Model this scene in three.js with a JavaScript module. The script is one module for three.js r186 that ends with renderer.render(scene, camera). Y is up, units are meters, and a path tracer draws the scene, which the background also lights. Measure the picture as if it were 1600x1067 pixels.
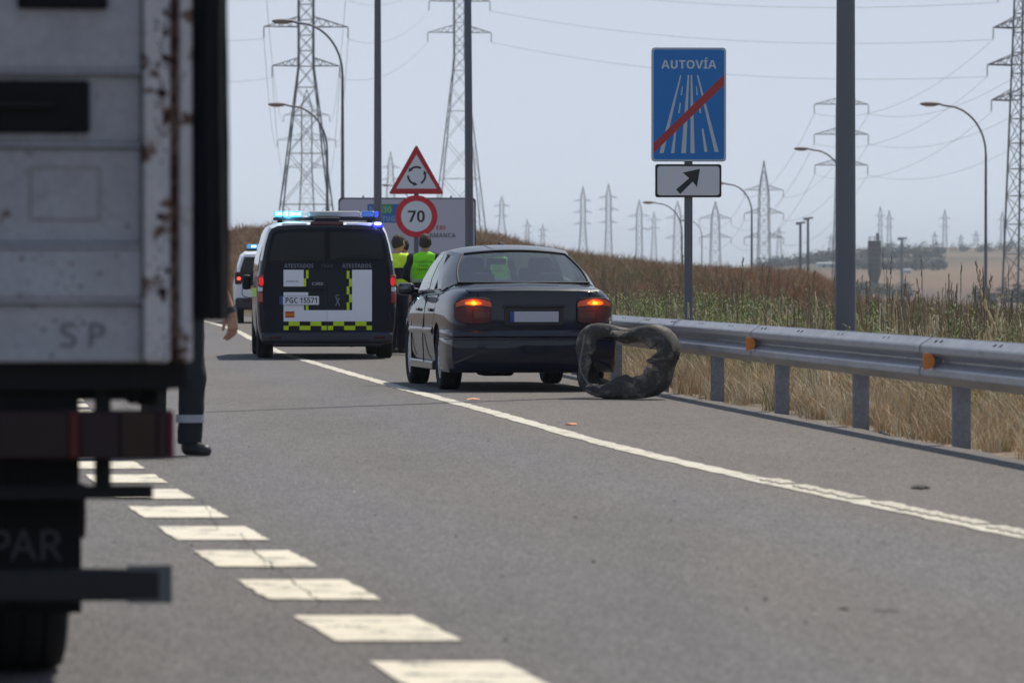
import * as THREE from 'three';
import { mergeGeometries, toCreasedNormals, mergeVertices } from 'three/addons/utils/BufferGeometryUtils.js';
import { RoundedBoxGeometry } from 'three/addons/geometries/RoundedBoxGeometry.js';
import { TextGeometry } from 'three/addons/geometries/TextGeometry.js';
import { FontLoader } from 'three/addons/loaders/FontLoader.js';
import { Brush, Evaluator, SUBTRACTION } from 'three-bvh-csg';

// ---------- camera, exposure, sky, sun ----------
const scene = new THREE.Scene();
const FOCAL = 7700, EYE = 1.14, HORIZON = 432;          // long lens, seated eye height
const camera = new THREE.PerspectiveCamera(2 * Math.atan(533.5 / FOCAL) * 180 / Math.PI, 1.5, 0.5, 20000);
camera.position.set(0, EYE, 0);
camera.lookAt(0, EYE - 100 * 101.5 / FOCAL, -100);
camera.focus = 55; camera.userData.fStop = 6.3;
const renderer = new THREE.WebGLRenderer({ antialias: true });
renderer.toneMapping = THREE.LinearToneMapping;
renderer.toneMappingExposure = 1.08;
renderer.shadowMap.enabled = true;
const SUN_EL = 58 * Math.PI / 180;
const sunDir = new THREE.Vector3(0.55 * Math.cos(SUN_EL), Math.sin(SUN_EL), -0.835 * Math.cos(SUN_EL)).normalize();
const sun = new THREE.DirectionalLight(new THREE.Color(1, 0.94, 0.83), 4.5);
sun.position.copy(sunDir).multiplyScalar(120).add(new THREE.Vector3(0, 0, -50));
sun.target.position.set(0, 0, -50);
sun.castShadow = true; sun.shadow.radius = 1.2; sun.shadow.mapSize.set(4096, 4096);
Object.assign(sun.shadow.camera, { left: -40, right: 40, top: 60, bottom: -60, near: 1, far: 400 });
scene.add(sun, sun.target);
{ // hazy summer sky: pale at the horizon, bluer overhead, a soft glow round the sun
  const w = 512, h = 256, a = new Float32Array(w * h * 4);
  for (let j = 0; j < h; j++) for (let i = 0; i < w; i++) {
    const el = ((j + 0.5) / h - 0.5) * Math.PI, az = ((i + 0.5) / w - 0.5) * 2 * Math.PI;
    const v = new THREE.Vector3(Math.cos(el) * Math.cos(az), Math.sin(el), Math.cos(el) * Math.sin(az));
    const t = Math.pow(Math.max(0, v.y), 0.55), g = Math.pow(Math.max(0, v.dot(sunDir)), 12) * 0.5;
    const c = v.y < 0 ? [0.40, 0.41, 0.43] : [0.69 - 0.58 * t + g, 0.745 - 0.55 * t + g * 0.97, 0.83 - 0.445 * t + g * 0.9];
    a.set([...c, 1], (j * w + i) * 4);
  }
  const t = new THREE.DataTexture(a, w, h, THREE.RGBAFormat, THREE.FloatType);
  t.mapping = THREE.EquirectangularReflectionMapping; t.magFilter = t.minFilter = THREE.LinearFilter; t.needsUpdate = true;
  scene.background = t; scene.environment = t;
}
scene.fog = new THREE.FogExp2(new THREE.Color(0.78, 0.86, 0.95), 0.00013);

// ---------- helpers ----------
const V = (x, y, z) => new THREE.Vector3(x, y, z);
const rad = THREE.MathUtils.degToRad, lerp = THREE.MathUtils.lerp, clamp = THREE.MathUtils.clamp;
const sstep = (a, b, x) => { const t = clamp((x - a) / (b - a), 0, 1); return t * t * (3 - 2 * t); };
function rng(seed) { let s = seed >>> 0; return () => { s = (s + 0x6D2B79F5) >>> 0; let t = Math.imul(s ^ (s >>> 15), 1 | s); t = (t + Math.imul(t ^ (t >>> 7), 61 | t)) ^ t; return ((t ^ (t >>> 14)) >>> 0) / 4294967296; }; }
const X = (px, d) => (px - 800) * d / FOCAL, Y = (py, d) => EYE - (py - HORIZON) * d / FOCAL;   // metres of a sight line at a distance
const used = new Map();
function numbered(n) { const k = used.get(n) ?? 0; used.set(n, k + 1); return k ? `${n}_${String(k).padStart(3, '0')}` : n; }
function tag(o, label, category, group) { o.userData.label = label; o.userData.category = category; if (group) o.userData.group = group; return o; }
function thing(name, label, category, pos = [0, 0, 0], yaw = 0, group) {
  const o = new THREE.Group(); o.name = numbered(name); o.position.set(...pos); o.rotation.y = yaw; scene.add(o);
  return tag(o, label, category, group);
}
function G(g) { if (g.index) g = g.toNonIndexed(); for (const k of Object.keys(g.attributes)) if (!['position', 'normal', 'uv'].includes(k)) g.deleteAttribute(k);
  if (!g.attributes.uv) g.setAttribute('uv', new THREE.BufferAttribute(new Float32Array(g.attributes.position.count * 2), 2));
  if (!g.attributes.normal) g.computeVertexNormals(); g.clearGroups(); return g; }
const merge = l => l.length === 1 ? G(l[0]) : mergeGeometries(l.map(G));
function mesh(name, geo, mat, parent, label) {
  const m = new THREE.Mesh(Array.isArray(geo) ? merge(geo) : geo, mat); m.castShadow = m.receiveShadow = true;
  if (parent) { m.name = name; parent.add(m); } else { m.name = numbered(name); scene.add(m); }
  if (label) m.userData.label = label;
  return m;
}
const at = (g, x = 0, y = 0, z = 0, rx = 0, ry = 0, rz = 0) => { if (rx || ry || rz) g.applyMatrix4(new THREE.Matrix4().makeRotationFromEuler(new THREE.Euler(rx, ry, rz))); g.translate(x, y, z); return g; };
const box = (w, h, d, x = 0, y = 0, z = 0, rx = 0, ry = 0, rz = 0) => at(new THREE.BoxGeometry(w, h, d), x, y, z, rx, ry, rz);
const rbox = (w, h, d, r, x = 0, y = 0, z = 0, rx = 0, ry = 0, rz = 0) => at(new RoundedBoxGeometry(w, h, d, 2, Math.min(r, w / 2.01, h / 2.01, d / 2.01)), x, y, z, rx, ry, rz);
const cyl = (r1, r2, h, n, x = 0, y = 0, z = 0, rx = 0, ry = 0, rz = 0) => at(new THREE.CylinderGeometry(r1, r2, h, n), x, y, z, rx, ry, rz);
function bar(p, q, r1, r2 = r1, n = 4) { const d = q.clone().sub(p), L = d.length(), g = new THREE.CylinderGeometry(r2, r1, L, n, 1, n < 6 ? true : false);
  g.applyQuaternion(new THREE.Quaternion().setFromUnitVectors(V(0, 1, 0), d.normalize())); g.translate((p.x + q.x) / 2, (p.y + q.y) / 2, (p.z + q.z) / 2); return g; }
const tube = (pts, r, n = 8, seg = pts.length * 4) => new THREE.TubeGeometry(new THREE.CatmullRomCurve3(pts.map(p => p.isVector3 ? p : V(...p))), seg, r, n);
const lathe = (pts, n = 32) => new THREE.LatheGeometry(pts.map(p => new THREE.Vector2(...p)), n);
function poly(pts, holes = []) { const s = new THREE.Shape(pts.map(p => new THREE.Vector2(...p))); for (const h of holes) s.holes.push(new THREE.Path(h.map(p => new THREE.Vector2(...p)))); return s; }
function rrect(w, h, r, cx = 0, cy = 0) { const s = new THREE.Shape(), x = cx - w / 2, y = cy - h / 2;
  s.moveTo(x + r, y); s.lineTo(x + w - r, y); s.quadraticCurveTo(x + w, y, x + w, y + r); s.lineTo(x + w, y + h - r); s.quadraticCurveTo(x + w, y + h, x + w - r, y + h);
  s.lineTo(x + r, y + h); s.quadraticCurveTo(x, y + h, x, y + h - r); s.lineTo(x, y + r); s.quadraticCurveTo(x, y, x + r, y); return s; }
const extr = (shape, depth, bevel = 0, x = 0, y = 0, z = 0) => at(new THREE.ExtrudeGeometry(shape, { depth, bevelEnabled: bevel > 0, bevelThickness: bevel, bevelSize: bevel, bevelSegments: 2, curveSegments: 10 }), x, y, z);
function planeUV(g, x0, y0, w, h) { const p = g.attributes.position, u = new Float32Array(p.count * 2); for (let i = 0; i < p.count; i++) { u[2 * i] = (p.getX(i) - x0) / w; u[2 * i + 1] = (p.getY(i) - y0) / h; } g.setAttribute('uv', new THREE.BufferAttribute(u, 2)); return g; }
function gridGeo(rows, closed = false, crease = 0.7) {       // rows of points -> surface
  const n = rows.length, m = rows[0].length, pos = [], idx = [], uv = [];
  rows.forEach((r, i) => r.forEach((p, j) => { pos.push(p[0], p[1], p[2]); uv.push(j / (m - 1), i / (n - 1)); }));
  const M = closed ? m : m - 1;
  for (let i = 0; i < n - 1; i++) for (let j = 0; j < M; j++) { const a = i * m + j, b = i * m + (j + 1) % m, c = a + m, d = b + m; idx.push(a, b, d, a, d, c); }
  let g = new THREE.BufferGeometry(); g.setAttribute('position', new THREE.Float32BufferAttribute(pos, 3)); g.setAttribute('uv', new THREE.Float32BufferAttribute(uv, 2)); g.setIndex(idx);
  if (crease) return toCreasedNormals(g, crease);
  g.computeVertexNormals(); return g;
}
function shell(stations, crease = 0.55) {                     // closed body: half sections [x, y] from bottom centre to top centre at each z
  const rows = stations.map(s => [...s.pts.map(p => [p[0], p[1], s.z]), ...s.pts.slice(1, -1).reverse().map(p => [-p[0], p[1], s.z])]);
  const m = rows[0].length, parts = [gridGeo(rows, true, 0)];
  for (const [r, flip] of [[rows[0], false], [rows.at(-1), true]]) {
    const c = r.reduce((a, p) => [a[0] + p[0] / m, a[1] + p[1] / m, a[2] + p[2] / m], [0, 0, 0]), pos = [];
    for (let j = 0; j < m; j++) { const a = r[j], b = r[(j + 1) % m]; pos.push(...(flip ? [...c, ...a, ...b] : [...c, ...b, ...a])); }
    const g = new THREE.BufferGeometry(); g.setAttribute('position', new THREE.Float32BufferAttribute(pos, 3)); g.setAttribute('uv', new THREE.Float32BufferAttribute(new Float32Array(pos.length / 3 * 2), 2)); g.computeVertexNormals(); parts.push(g);
  }
  let g = merge(parts); g.deleteAttribute('normal'); g.deleteAttribute('uv'); g = mergeVertices(g, 1e-4);
  { const ix = g.index.array; for (let i = 0; i < ix.length; i += 3) { const t = ix[i]; ix[i] = ix[i + 1]; ix[i + 1] = t; } }
  g = toCreasedNormals(g, crease); return G(g);
}
function cut(geo, cutters) { const ev = new Evaluator(); ev.useGroups = false; ev.attributes = ['position', 'normal', 'uv'];
  let b = new Brush(geo); b.updateMatrixWorld(); for (const c of cutters) { const k = new Brush(G(c)); k.updateMatrixWorld(); b = ev.evaluate(b, k, SUBTRACTION); } return G(b.geometry); }
// ---- procedural textures ----
function valueNoise(n, cells, seed) { const r = rng(seed), g = new Float32Array(cells * cells).map(() => r()), o = new Float32Array(n * n);
  for (let y = 0; y < n; y++) { const fy = y / n * cells, y0 = fy | 0, ty = fy - y0, sy = ty * ty * (3 - 2 * ty), r0 = y0 * cells, r1 = ((y0 + 1) % cells) * cells;
    for (let x = 0; x < n; x++) { const fx = x / n * cells, x0 = fx | 0, tx = fx - x0, sx = tx * tx * (3 - 2 * tx), x1 = (x0 + 1) % cells;
      o[y * n + x] = lerp(lerp(g[r0 + x0], g[r0 + x1], sx), lerp(g[r1 + x0], g[r1 + x1], sx), sy); } } return o; }
function fbm(n, cells, oct, seed, gain = 0.5) { const o = new Float32Array(n * n); let a = 1, t = 0; for (let k = 0; k < oct && cells << k <= n; k++) { const v = valueNoise(n, cells << k, seed + k * 77); for (let i = 0; i < o.length; i++) o[i] += v[i] * a; t += a; a *= gain; } for (let i = 0; i < o.length; i++) o[i] /= t; return o; }
function dataTex(n, fn, srgb = true) { const a = new Uint8Array(n * n * 4); for (let i = 0; i < n * n; i++) { const c = fn(i, i % n, (i / n) | 0); a[4 * i] = clamp(c[0], 0, 1) * 255; a[4 * i + 1] = clamp(c[1], 0, 1) * 255; a[4 * i + 2] = clamp(c[2], 0, 1) * 255; a[4 * i + 3] = 255; }
  const t = new THREE.DataTexture(a, n, n, THREE.RGBAFormat); t.wrapS = t.wrapT = THREE.RepeatWrapping; t.magFilter = THREE.LinearFilter; t.minFilter = THREE.LinearMipmapLinearFilter; t.generateMipmaps = true; if (srgb) t.colorSpace = THREE.SRGBColorSpace; t.needsUpdate = true; return t; }
function canvasTex(w, h, draw) { const c = document.createElement('canvas'); c.width = w; c.height = h; draw(c.getContext('2d'), w, h); const t = new THREE.CanvasTexture(c); t.colorSpace = THREE.SRGBColorSpace; t.anisotropy = 8; return t; }
const lin = (r, g, b) => new THREE.Color().setRGB(r, g, b);
const std = (c, rough = 0.8, metal = 0, extra = {}) => new THREE.MeshStandardMaterial({ color: Array.isArray(c) ? lin(...c) : c, roughness: rough, metalness: metal, ...extra });
const phys = (c, extra = {}) => new THREE.MeshPhysicalMaterial({ color: lin(...c), ...extra });
function rep(t, x, y) { const c = t.clone(); c.repeat.set(x, y); c.needsUpdate = true; return c; }
// curve through [x, y] knots (monotone enough for roads and profiles)
function spline(k) { const n = k.length, m = k.map((_, i) => i === 0 ? (k[1][1] - k[0][1]) / (k[1][0] - k[0][0]) : i === n - 1 ? (k[i][1] - k[i - 1][1]) / (k[i][0] - k[i - 1][0]) : 0.5 * ((k[i][1] - k[i - 1][1]) / (k[i][0] - k[i - 1][0]) + (k[i + 1][1] - k[i][1]) / (k[i + 1][0] - k[i][0])));
  return x => { if (x <= k[0][0]) return k[0][1] + m[0] * (x - k[0][0]); if (x >= k[n - 1][0]) return k[n - 1][1] + m[n - 1] * (x - k[n - 1][0]);
    let i = 0; while (x > k[i + 1][0]) i++; const h = k[i + 1][0] - k[i][0], t = (x - k[i][0]) / h, t2 = t * t, t3 = t2 * t;
    return (2 * t3 - 3 * t2 + 1) * k[i][1] + (t3 - 2 * t2 + t) * h * m[i] + (-2 * t3 + 3 * t2) * k[i + 1][1] + (t3 - t2) * h * m[i + 1]; }; }
function linear1(k) { return x => { if (x <= k[0][0]) return k[0][1]; for (let i = 0; i < k.length - 1; i++) if (x <= k[i + 1][0]) return lerp(k[i][1], k[i + 1][1], (x - k[i][0]) / (k[i + 1][0] - k[i][0])); return k.at(-1)[1]; }; }
const sn = (() => { const r = rng(5), p = new Float32Array(65536).map(() => r()); const h = (x, y) => p[((x * 73 + y * 19349) & 65535)];   // endless 2-D value noise
  return (x, y) => { const x0 = Math.floor(x), y0 = Math.floor(y), tx = x - x0, ty = y - y0, sx = tx * tx * (3 - 2 * tx), sy = ty * ty * (3 - 2 * ty); return lerp(lerp(h(x0, y0), h(x0 + 1, y0), sx), lerp(h(x0, y0 + 1), h(x0 + 1, y0 + 1), sx), sy); }; })();
const fn2 = (x, y) => 0.5 * sn(x, y) + 0.3 * sn(x * 2.1 + 7, y * 2.1 + 3) + 0.2 * sn(x * 4.3 + 1, y * 4.3 + 9);
const font = await new FontLoader().loadAsync('fonts/droid/droid_sans_bold.typeface.json');

// ---------- the road's course and the lie of the land ----------
const edgeX = spline([[-30, 12.2], [0, 5.75], [10, 4.05], [21.6, 2.25], [31.6, 0.86], [41.2, -0.16], [52.9, -1.40], [66, -2.72], [73.2, -3.42], [89, -4.68], [107, -6.1], [140, -9.4], [180, -15], [230, -25], [300, -42]]);
const railX = spline([[-30, 14.7], [0, 8.2], [10, 6.0], [21.6, 4.24], [33.4, 3.05], [46.2, 1.89], [54.8, 1.10], [66, 0.06], [78, -1.1], [89, -2.1], [107, -3.6], [140, -6.9], [180, -12.5], [230, -22.5], [300, -39.5]]);
const ridge = spline([[-40, 4.4], [-13, 3.4], [-1.5, 2.75], [0, 2.42], [1.5, 2.05], [3, 1.86], [6, 1.5], [9, 1.25], [12, 1.1], [14.3, 0.8], [15.4, 0.0], [16.4, -0.95], [18, -1.3], [60, -1.3]]);
const farY = spline([[60, -0.2], [240, -1.3], [500, -3.2], [800, -5.2], [1100, -5.2], [1500, -1.4], [1900, 5.5], [2600, 13], [3600, 19], [7000, 24]]);
function groundY(x, z) {
  const d = Math.max(1, -z), r = x - railX(Math.min(d, 240)), u = x / d * 230;
  if (d < 8) return -0.05;
  const side = sstep(0.6, 12, r) ;
  const hill = ridge(clamp(d < 230 ? lerp(x + 0.0, u, sstep(60, 150, d)) : u, -40, 60)) * sstep(62, 225, d);
  const back = sstep(270, 620, d);
  const skyline = 1 + 0.16 * Math.sin(u * 0.11) + 0.01 * (u - 16);
  const f = d > 1500 ? farY(d) * skyline * (0.25 + 0.75 * sstep(9, 17, u)) : farY(d);
  let h = lerp(hill, f, back);
  h += (fn2(x * 0.35, z * 0.22) - 0.5) * 0.35 * sstep(60, 110, d) * (1 + 3 * back);
  if (r < 0) { const l = -r - 14; return d < 240 ? -0.05 + sstep(0, 10, l) * 0.4 : lerp(-0.05, h, sstep(240, 300, d)); }
  return -0.05 + side * h + 0.06 * sstep(0.3, 2, r) * fn2(x * 1.3, z * 1.3);
}
function steps(list) { const o = []; for (const [a, b, s] of list) for (let x = a; x < b - 1e-6; x += s) o.push(x); o.push(list.at(-1)[1]); return o; }

// textures shared by the ground
const soilTex = (() => { const n = 512, a = fbm(n, 8, 6, 11, 0.6), b = fbm(n, 64, 3, 12, 0.7); return dataTex(n, i => { const v = 0.55 + 0.5 * (a[i] - 0.5) + 0.5 * (b[i] - 0.5); return [v * 1.05, v, v * 0.95]; }); })();
const asphaltTex = (() => { const n = 1024, a = fbm(n, 16, 4, 21, 0.6), b = fbm(n, 256, 2, 22, 0.8), c = valueNoise(n, 512, 24), e = fbm(n, 4, 3, 27);
  return dataTex(n, i => { let v = 0.72 + 0.08 * (a[i] - 0.5) + 0.62 * (b[i] - 0.5) + 0.06 * (e[i] - 0.5); if (c[i] > 0.92) v += 0.3; if (c[i] < 0.1) v -= 0.3; return [v * 1.01, v, v * 0.995]; }); })();
const asphaltBump = (() => { const n = 512, b = fbm(n, 128, 2, 23, 0.8); return dataTex(n, i => [b[i], b[i], b[i]], false); })();

{ // ---- terrain: one sheet to the horizon ----
  const ds = [...steps([[-60, 15, 5], [15, 130, 0.8], [130, 300, 3], [300, 700, 14], [700, 1500, 40]]), 1600, 1750, 1900, 2050, 2200, 2400, 2600, 2900, 3200, 3600, 4200, 5000, 6500];
  const half = steps([[0.3, 4, 0.25], [4, 24, 0.6], [24, 80, 2.5], [80, 420, 12], [420, 1500, 60]]).concat([1800, 2400, 3200]);
  const rs = [-3200, -1500, -700, -400, -220, -120, -80, -60, -45, -34, -26, -20, -17, -14, -8, -3, -0.6, -0.1, ...half];
  const nr = rs.length, pos = [], col = [], uv = [], idx = [], c = new THREE.Color();
  const straw = [0.34, 0.24, 0.125], gravel = [0.30, 0.26, 0.215], olive = [0.115, 0.10, 0.04], rust = [0.16, 0.078, 0.042], red = [0.24, 0.082, 0.036], field = [0.27, 0.175, 0.092], plum = [0.15, 0.10, 0.075], wood = [0.05, 0.065, 0.05];
  const mix = (a, b, t) => a.map((v, i) => lerp(v, b[i], clamp(t, 0, 1)));
  for (const d of ds) for (const r of rs) {
    const x = (d < 240 ? railX(d) : railX(240)) + r, z = -d, y = groundY(x, z), u = x / Math.max(d, 1) * 230, n1 = fn2(x * 0.5, z * 0.3), n2 = fn2(x * 0.07 + 5, z * 0.05);
    let k = mix(straw, gravel, 1 - sstep(0.2, 0.8, r + (n1 - 0.5) * 0.8));
    k = mix(k, mix(olive, rust, sstep(0.35, 0.6, n2)), sstep(58, 85, d));
    if (d > 100 && d < 330) k = mix(k, red, sstep(9, 12.5, u) * (1 - sstep(15.6, 17.5, u)) * sstep(120, 170, d) * (0.5 + n1));
    if (d > 120 && d < 330) k = mix(k, [0.20, 0.125, 0.068], sstep(150, 215, d) * 0.6);
    k = mix(k, plum, sstep(200, 500, d) * (0.7 + 0.4 * n1));
    k = mix(k, field, sstep(1330, 1530, d) * (0.6 + 0.5 * n2));
    if (d > 1300) { const p = fn2(x * 0.006 + 3, z * 0.004); k = mix(k, p > 0.55 ? [0.28, 0.20, 0.12] : p > 0.44 ? [0.20, 0.14, 0.085] : [0.09, 0.10, 0.055], sstep(1500, 1800, d)); }
    pos.push(x, y, z); col.push(...k); uv.push(x / 3, z / 3);
  }
  for (let i = 0; i < ds.length - 1; i++) for (let j = 0; j < nr - 1; j++) { const a = i * nr + j, b = a + 1, e = a + nr, f = e + 1; idx.push(a, b, f, a, f, e); }
  const g = new THREE.BufferGeometry(); g.setAttribute('position', new THREE.Float32BufferAttribute(pos, 3)); g.setAttribute('color', new THREE.Float32BufferAttribute(col, 3)); g.setAttribute('uv', new THREE.Float32BufferAttribute(uv, 2)); g.setIndex(idx); g.computeVertexNormals();
  const m = mesh('terrain', g, new THREE.MeshStandardMaterial({ vertexColors: true, map: soilTex, color: lin(1.9, 1.9, 1.9), roughness: 1, bumpMap: soilTex, bumpScale: 0.05 }));
  m.userData.kind = 'structure';
}

// ---- road ----
const road = new THREE.Group(); road.name = 'road'; road.userData.kind = 'structure'; scene.add(road);
function strip(q0, q1, d0, d1, step, y, jitter = 0, seed = 1) {   // a sheet that follows the road between two offsets from the edge line
  const r = rng(seed), rows = []; const n = Math.max(1, Math.round((d1 - d0) / step));
  for (let i = 0; i <= n; i++) { const d = lerp(d0, d1, i / n); rows.push([[edgeX(d) + q0 + (r() - 0.5) * jitter, y, -d], [edgeX(d) + q1 + (r() - 0.5) * jitter, y, -d]]); }
  const g = gridGeo(rows, false, 0), p = g.attributes.position, uv = g.attributes.uv; for (let i = 0; i < p.count; i++) uv.setXY(i, p.getX(i), p.getZ(i)); return g;
}
{
  const ds = steps([[-20, 12, 2], [12, 60, 0.3], [60, 120, 0.8], [120, 300, 4]]), qs = steps([[-14, -8, 0.75], [-8, 2.4, 0.13]]); qs[qs.length - 1] = 2.36;
  const pos = [], col = [], uv = [], idx = [], m = qs.length;
  for (const d of ds) for (const q of qs) {
    const edge = q > 2.3 ? (fn2(d * 2.2, 3) - 0.5) * 0.14 : 0, x = edgeX(d) + (q > 0 ? q * (railX(d) - 0.14 - edgeX(d)) / 2.36 : q) + edge, lane = ((q % 3.55) + 3.55) % 3.55;
    const track = Math.exp(-(((lane - 0.85) / 0.38) ** 2)) + Math.exp(-(((lane - 2.7) / 0.38) ** 2));      // polished wheel paths
    const n = fn2(x * 0.9, -d * 0.07) - 0.5, n2 = fn2(x * 2.7 + 40, -d * 0.16) - 0.5, sh = sstep(0.15, 0.5, q);
    let k = 0.182 * (1 + 0.24 * n + 0.14 * n2);
    const warm = clamp(0.55 - 0.75 * track * (1 - sh) + 0.5 * sh + 1.1 * n, 0, 1);
    k *= 1 + 0.05 * track * (1 - sh);
    col.push(k * lerp(1.02, 1.09, warm), k * lerp(0.98, 0.965, warm), k * lerp(0.99, 0.85, warm)); pos.push(x, 0, -d); uv.push((x - edgeX(d)) / 2.3, -d / 7.5);
  }
  for (let i = 0; i < ds.length - 1; i++) for (let j = 0; j < m - 1; j++) { const a = i * m + j, b = a + 1, e = a + m, f = e + 1; idx.push(a, b, f, a, f, e); }
  const g = new THREE.BufferGeometry(); g.setAttribute('position', new THREE.Float32BufferAttribute(pos, 3)); g.setAttribute('color', new THREE.Float32BufferAttribute(col, 3)); g.setAttribute('uv', new THREE.Float32BufferAttribute(uv, 2)); g.setIndex(idx); g.computeVertexNormals();
  mesh('asphalt', g, new THREE.MeshStandardMaterial({ vertexColors: true, map: asphaltTex, roughness: 0.88, bumpMap: rep(asphaltBump, 2, 3), bumpScale: 0.007 }), road);
}
const paintTex = (() => { const n = 512, a = fbm(n, 8, 5, 31, 0.6), b = fbm(n, 128, 2, 32); return dataTex(n, i => { let v = 0.93 + 0.14 * (a[i] - 0.5) + 0.16 * (b[i] - 0.5); v -= 0.45 * clamp((0.42 - a[i]) * 9, 0, 1) * clamp((0.58 - b[i]) * 6, 0, 1); return [v, v * 0.985, v * 0.94]; }); })();
const paintMat = std([0.66, 0.62, 0.545], 0.75, 0, { map: paintTex });
mesh('edge_line', strip(-0.075, 0.075, -20, 300, 0.22, 0.004, 0.03, 3), std([0.56, 0.54, 0.48], 0.8, 0, { map: paintTex }), road);
{ const l = []; const r = rng(91); for (let d = 17; d < 27.5; d += 0.2) { const w = 0.05 + 0.03 * r(); if (r() < 0.85) l.push(rbox(w * 1.5, 0.022, 0.11 + 0.03 * r(), 0.006, edgeX(d) + 0.03 + 0.02 * r(), 0.004, -d, 0, 0.1)); } const m = mesh('line_rib', l, paintMat, road); m.userData.kind = 'stuff'; }
{ const r = rng(8);
  for (let k = -6; k < 24; k++) { const d0 = 15.34 + 1.965 * k, L = 1.17, s = new THREE.Shape(), w = 0.2, q = -3.55, P = [];
    const pt = (dd, qq) => [edgeX(dd) + qq + (r() - 0.5) * 0.014, dd + (r() - 0.5) * 0.014];
    for (let i = 0; i <= 8; i++) P.push(pt(d0 + 0.02, q - w + 2 * w * i / 8)); for (let i = 1; i <= 10; i++) P.push(pt(d0 + L * i / 10, q + w)); for (let i = 1; i <= 8; i++) P.push(pt(d0 + L - 0.02, q + w - 2 * w * i / 8)); for (let i = 1; i < 10; i++) P.push(pt(d0 + L * (1 - i / 10), q - w));
    const g = new THREE.ShapeGeometry(poly(P)); g.applyMatrix4(new THREE.Matrix4().makeRotationX(-Math.PI / 2)); g.translate(0, 0.005, 0);
    const p = g.attributes.position, uv = g.attributes.uv; for (let i = 0; i < p.count; i++) uv.setXY(i, p.getX(i) * 0.9 + k * 0.37, p.getZ(i) * 0.9);
    mesh('lane_dash', g, paintMat, road); }
}
{ // fine cracks through the dashes and a few across the lane
  const r = rng(17), l = [];
  const crack = (x, d, dx, dd, n, w) => { const rows = []; for (let i = 0; i <= n; i++) { const t = i / n, ww = w * (0.4 + r()) * (i === 0 || i === n ? 0.1 : 1); const cx = x + dx * t + (r() - 0.5) * 0.02, cd = d + dd * t + (r() - 0.5) * 0.07; rows.push([[cx - ww, 0.0085, -cd], [cx + ww, 0.0085, -cd]]); } l.push(gridGeo(rows, false, 0)); };
  crack(edgeX(17.2) - 3.56, 17.0, -0.42, 3.4, 30, 0.0022); crack(edgeX(22) - 3.5, 22.0, -0.3, 3.4, 24, 0.0016); crack(edgeX(20) - 3.44, 19.2, -0.25, 2.6, 22, 0.0015);
  const m = mesh('crack', l, std([0.035, 0.032, 0.03], 1), road); m.userData.kind = 'stuff';
}
mesh('worn_line', strip(-3.02, -2.9, 38, 58, 1, 0.003, 0.02, 5), std([0.215, 0.205, 0.195], 0.9, 0, { map: asphaltTex }), road, 'faint ghost of an old lane line');

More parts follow.
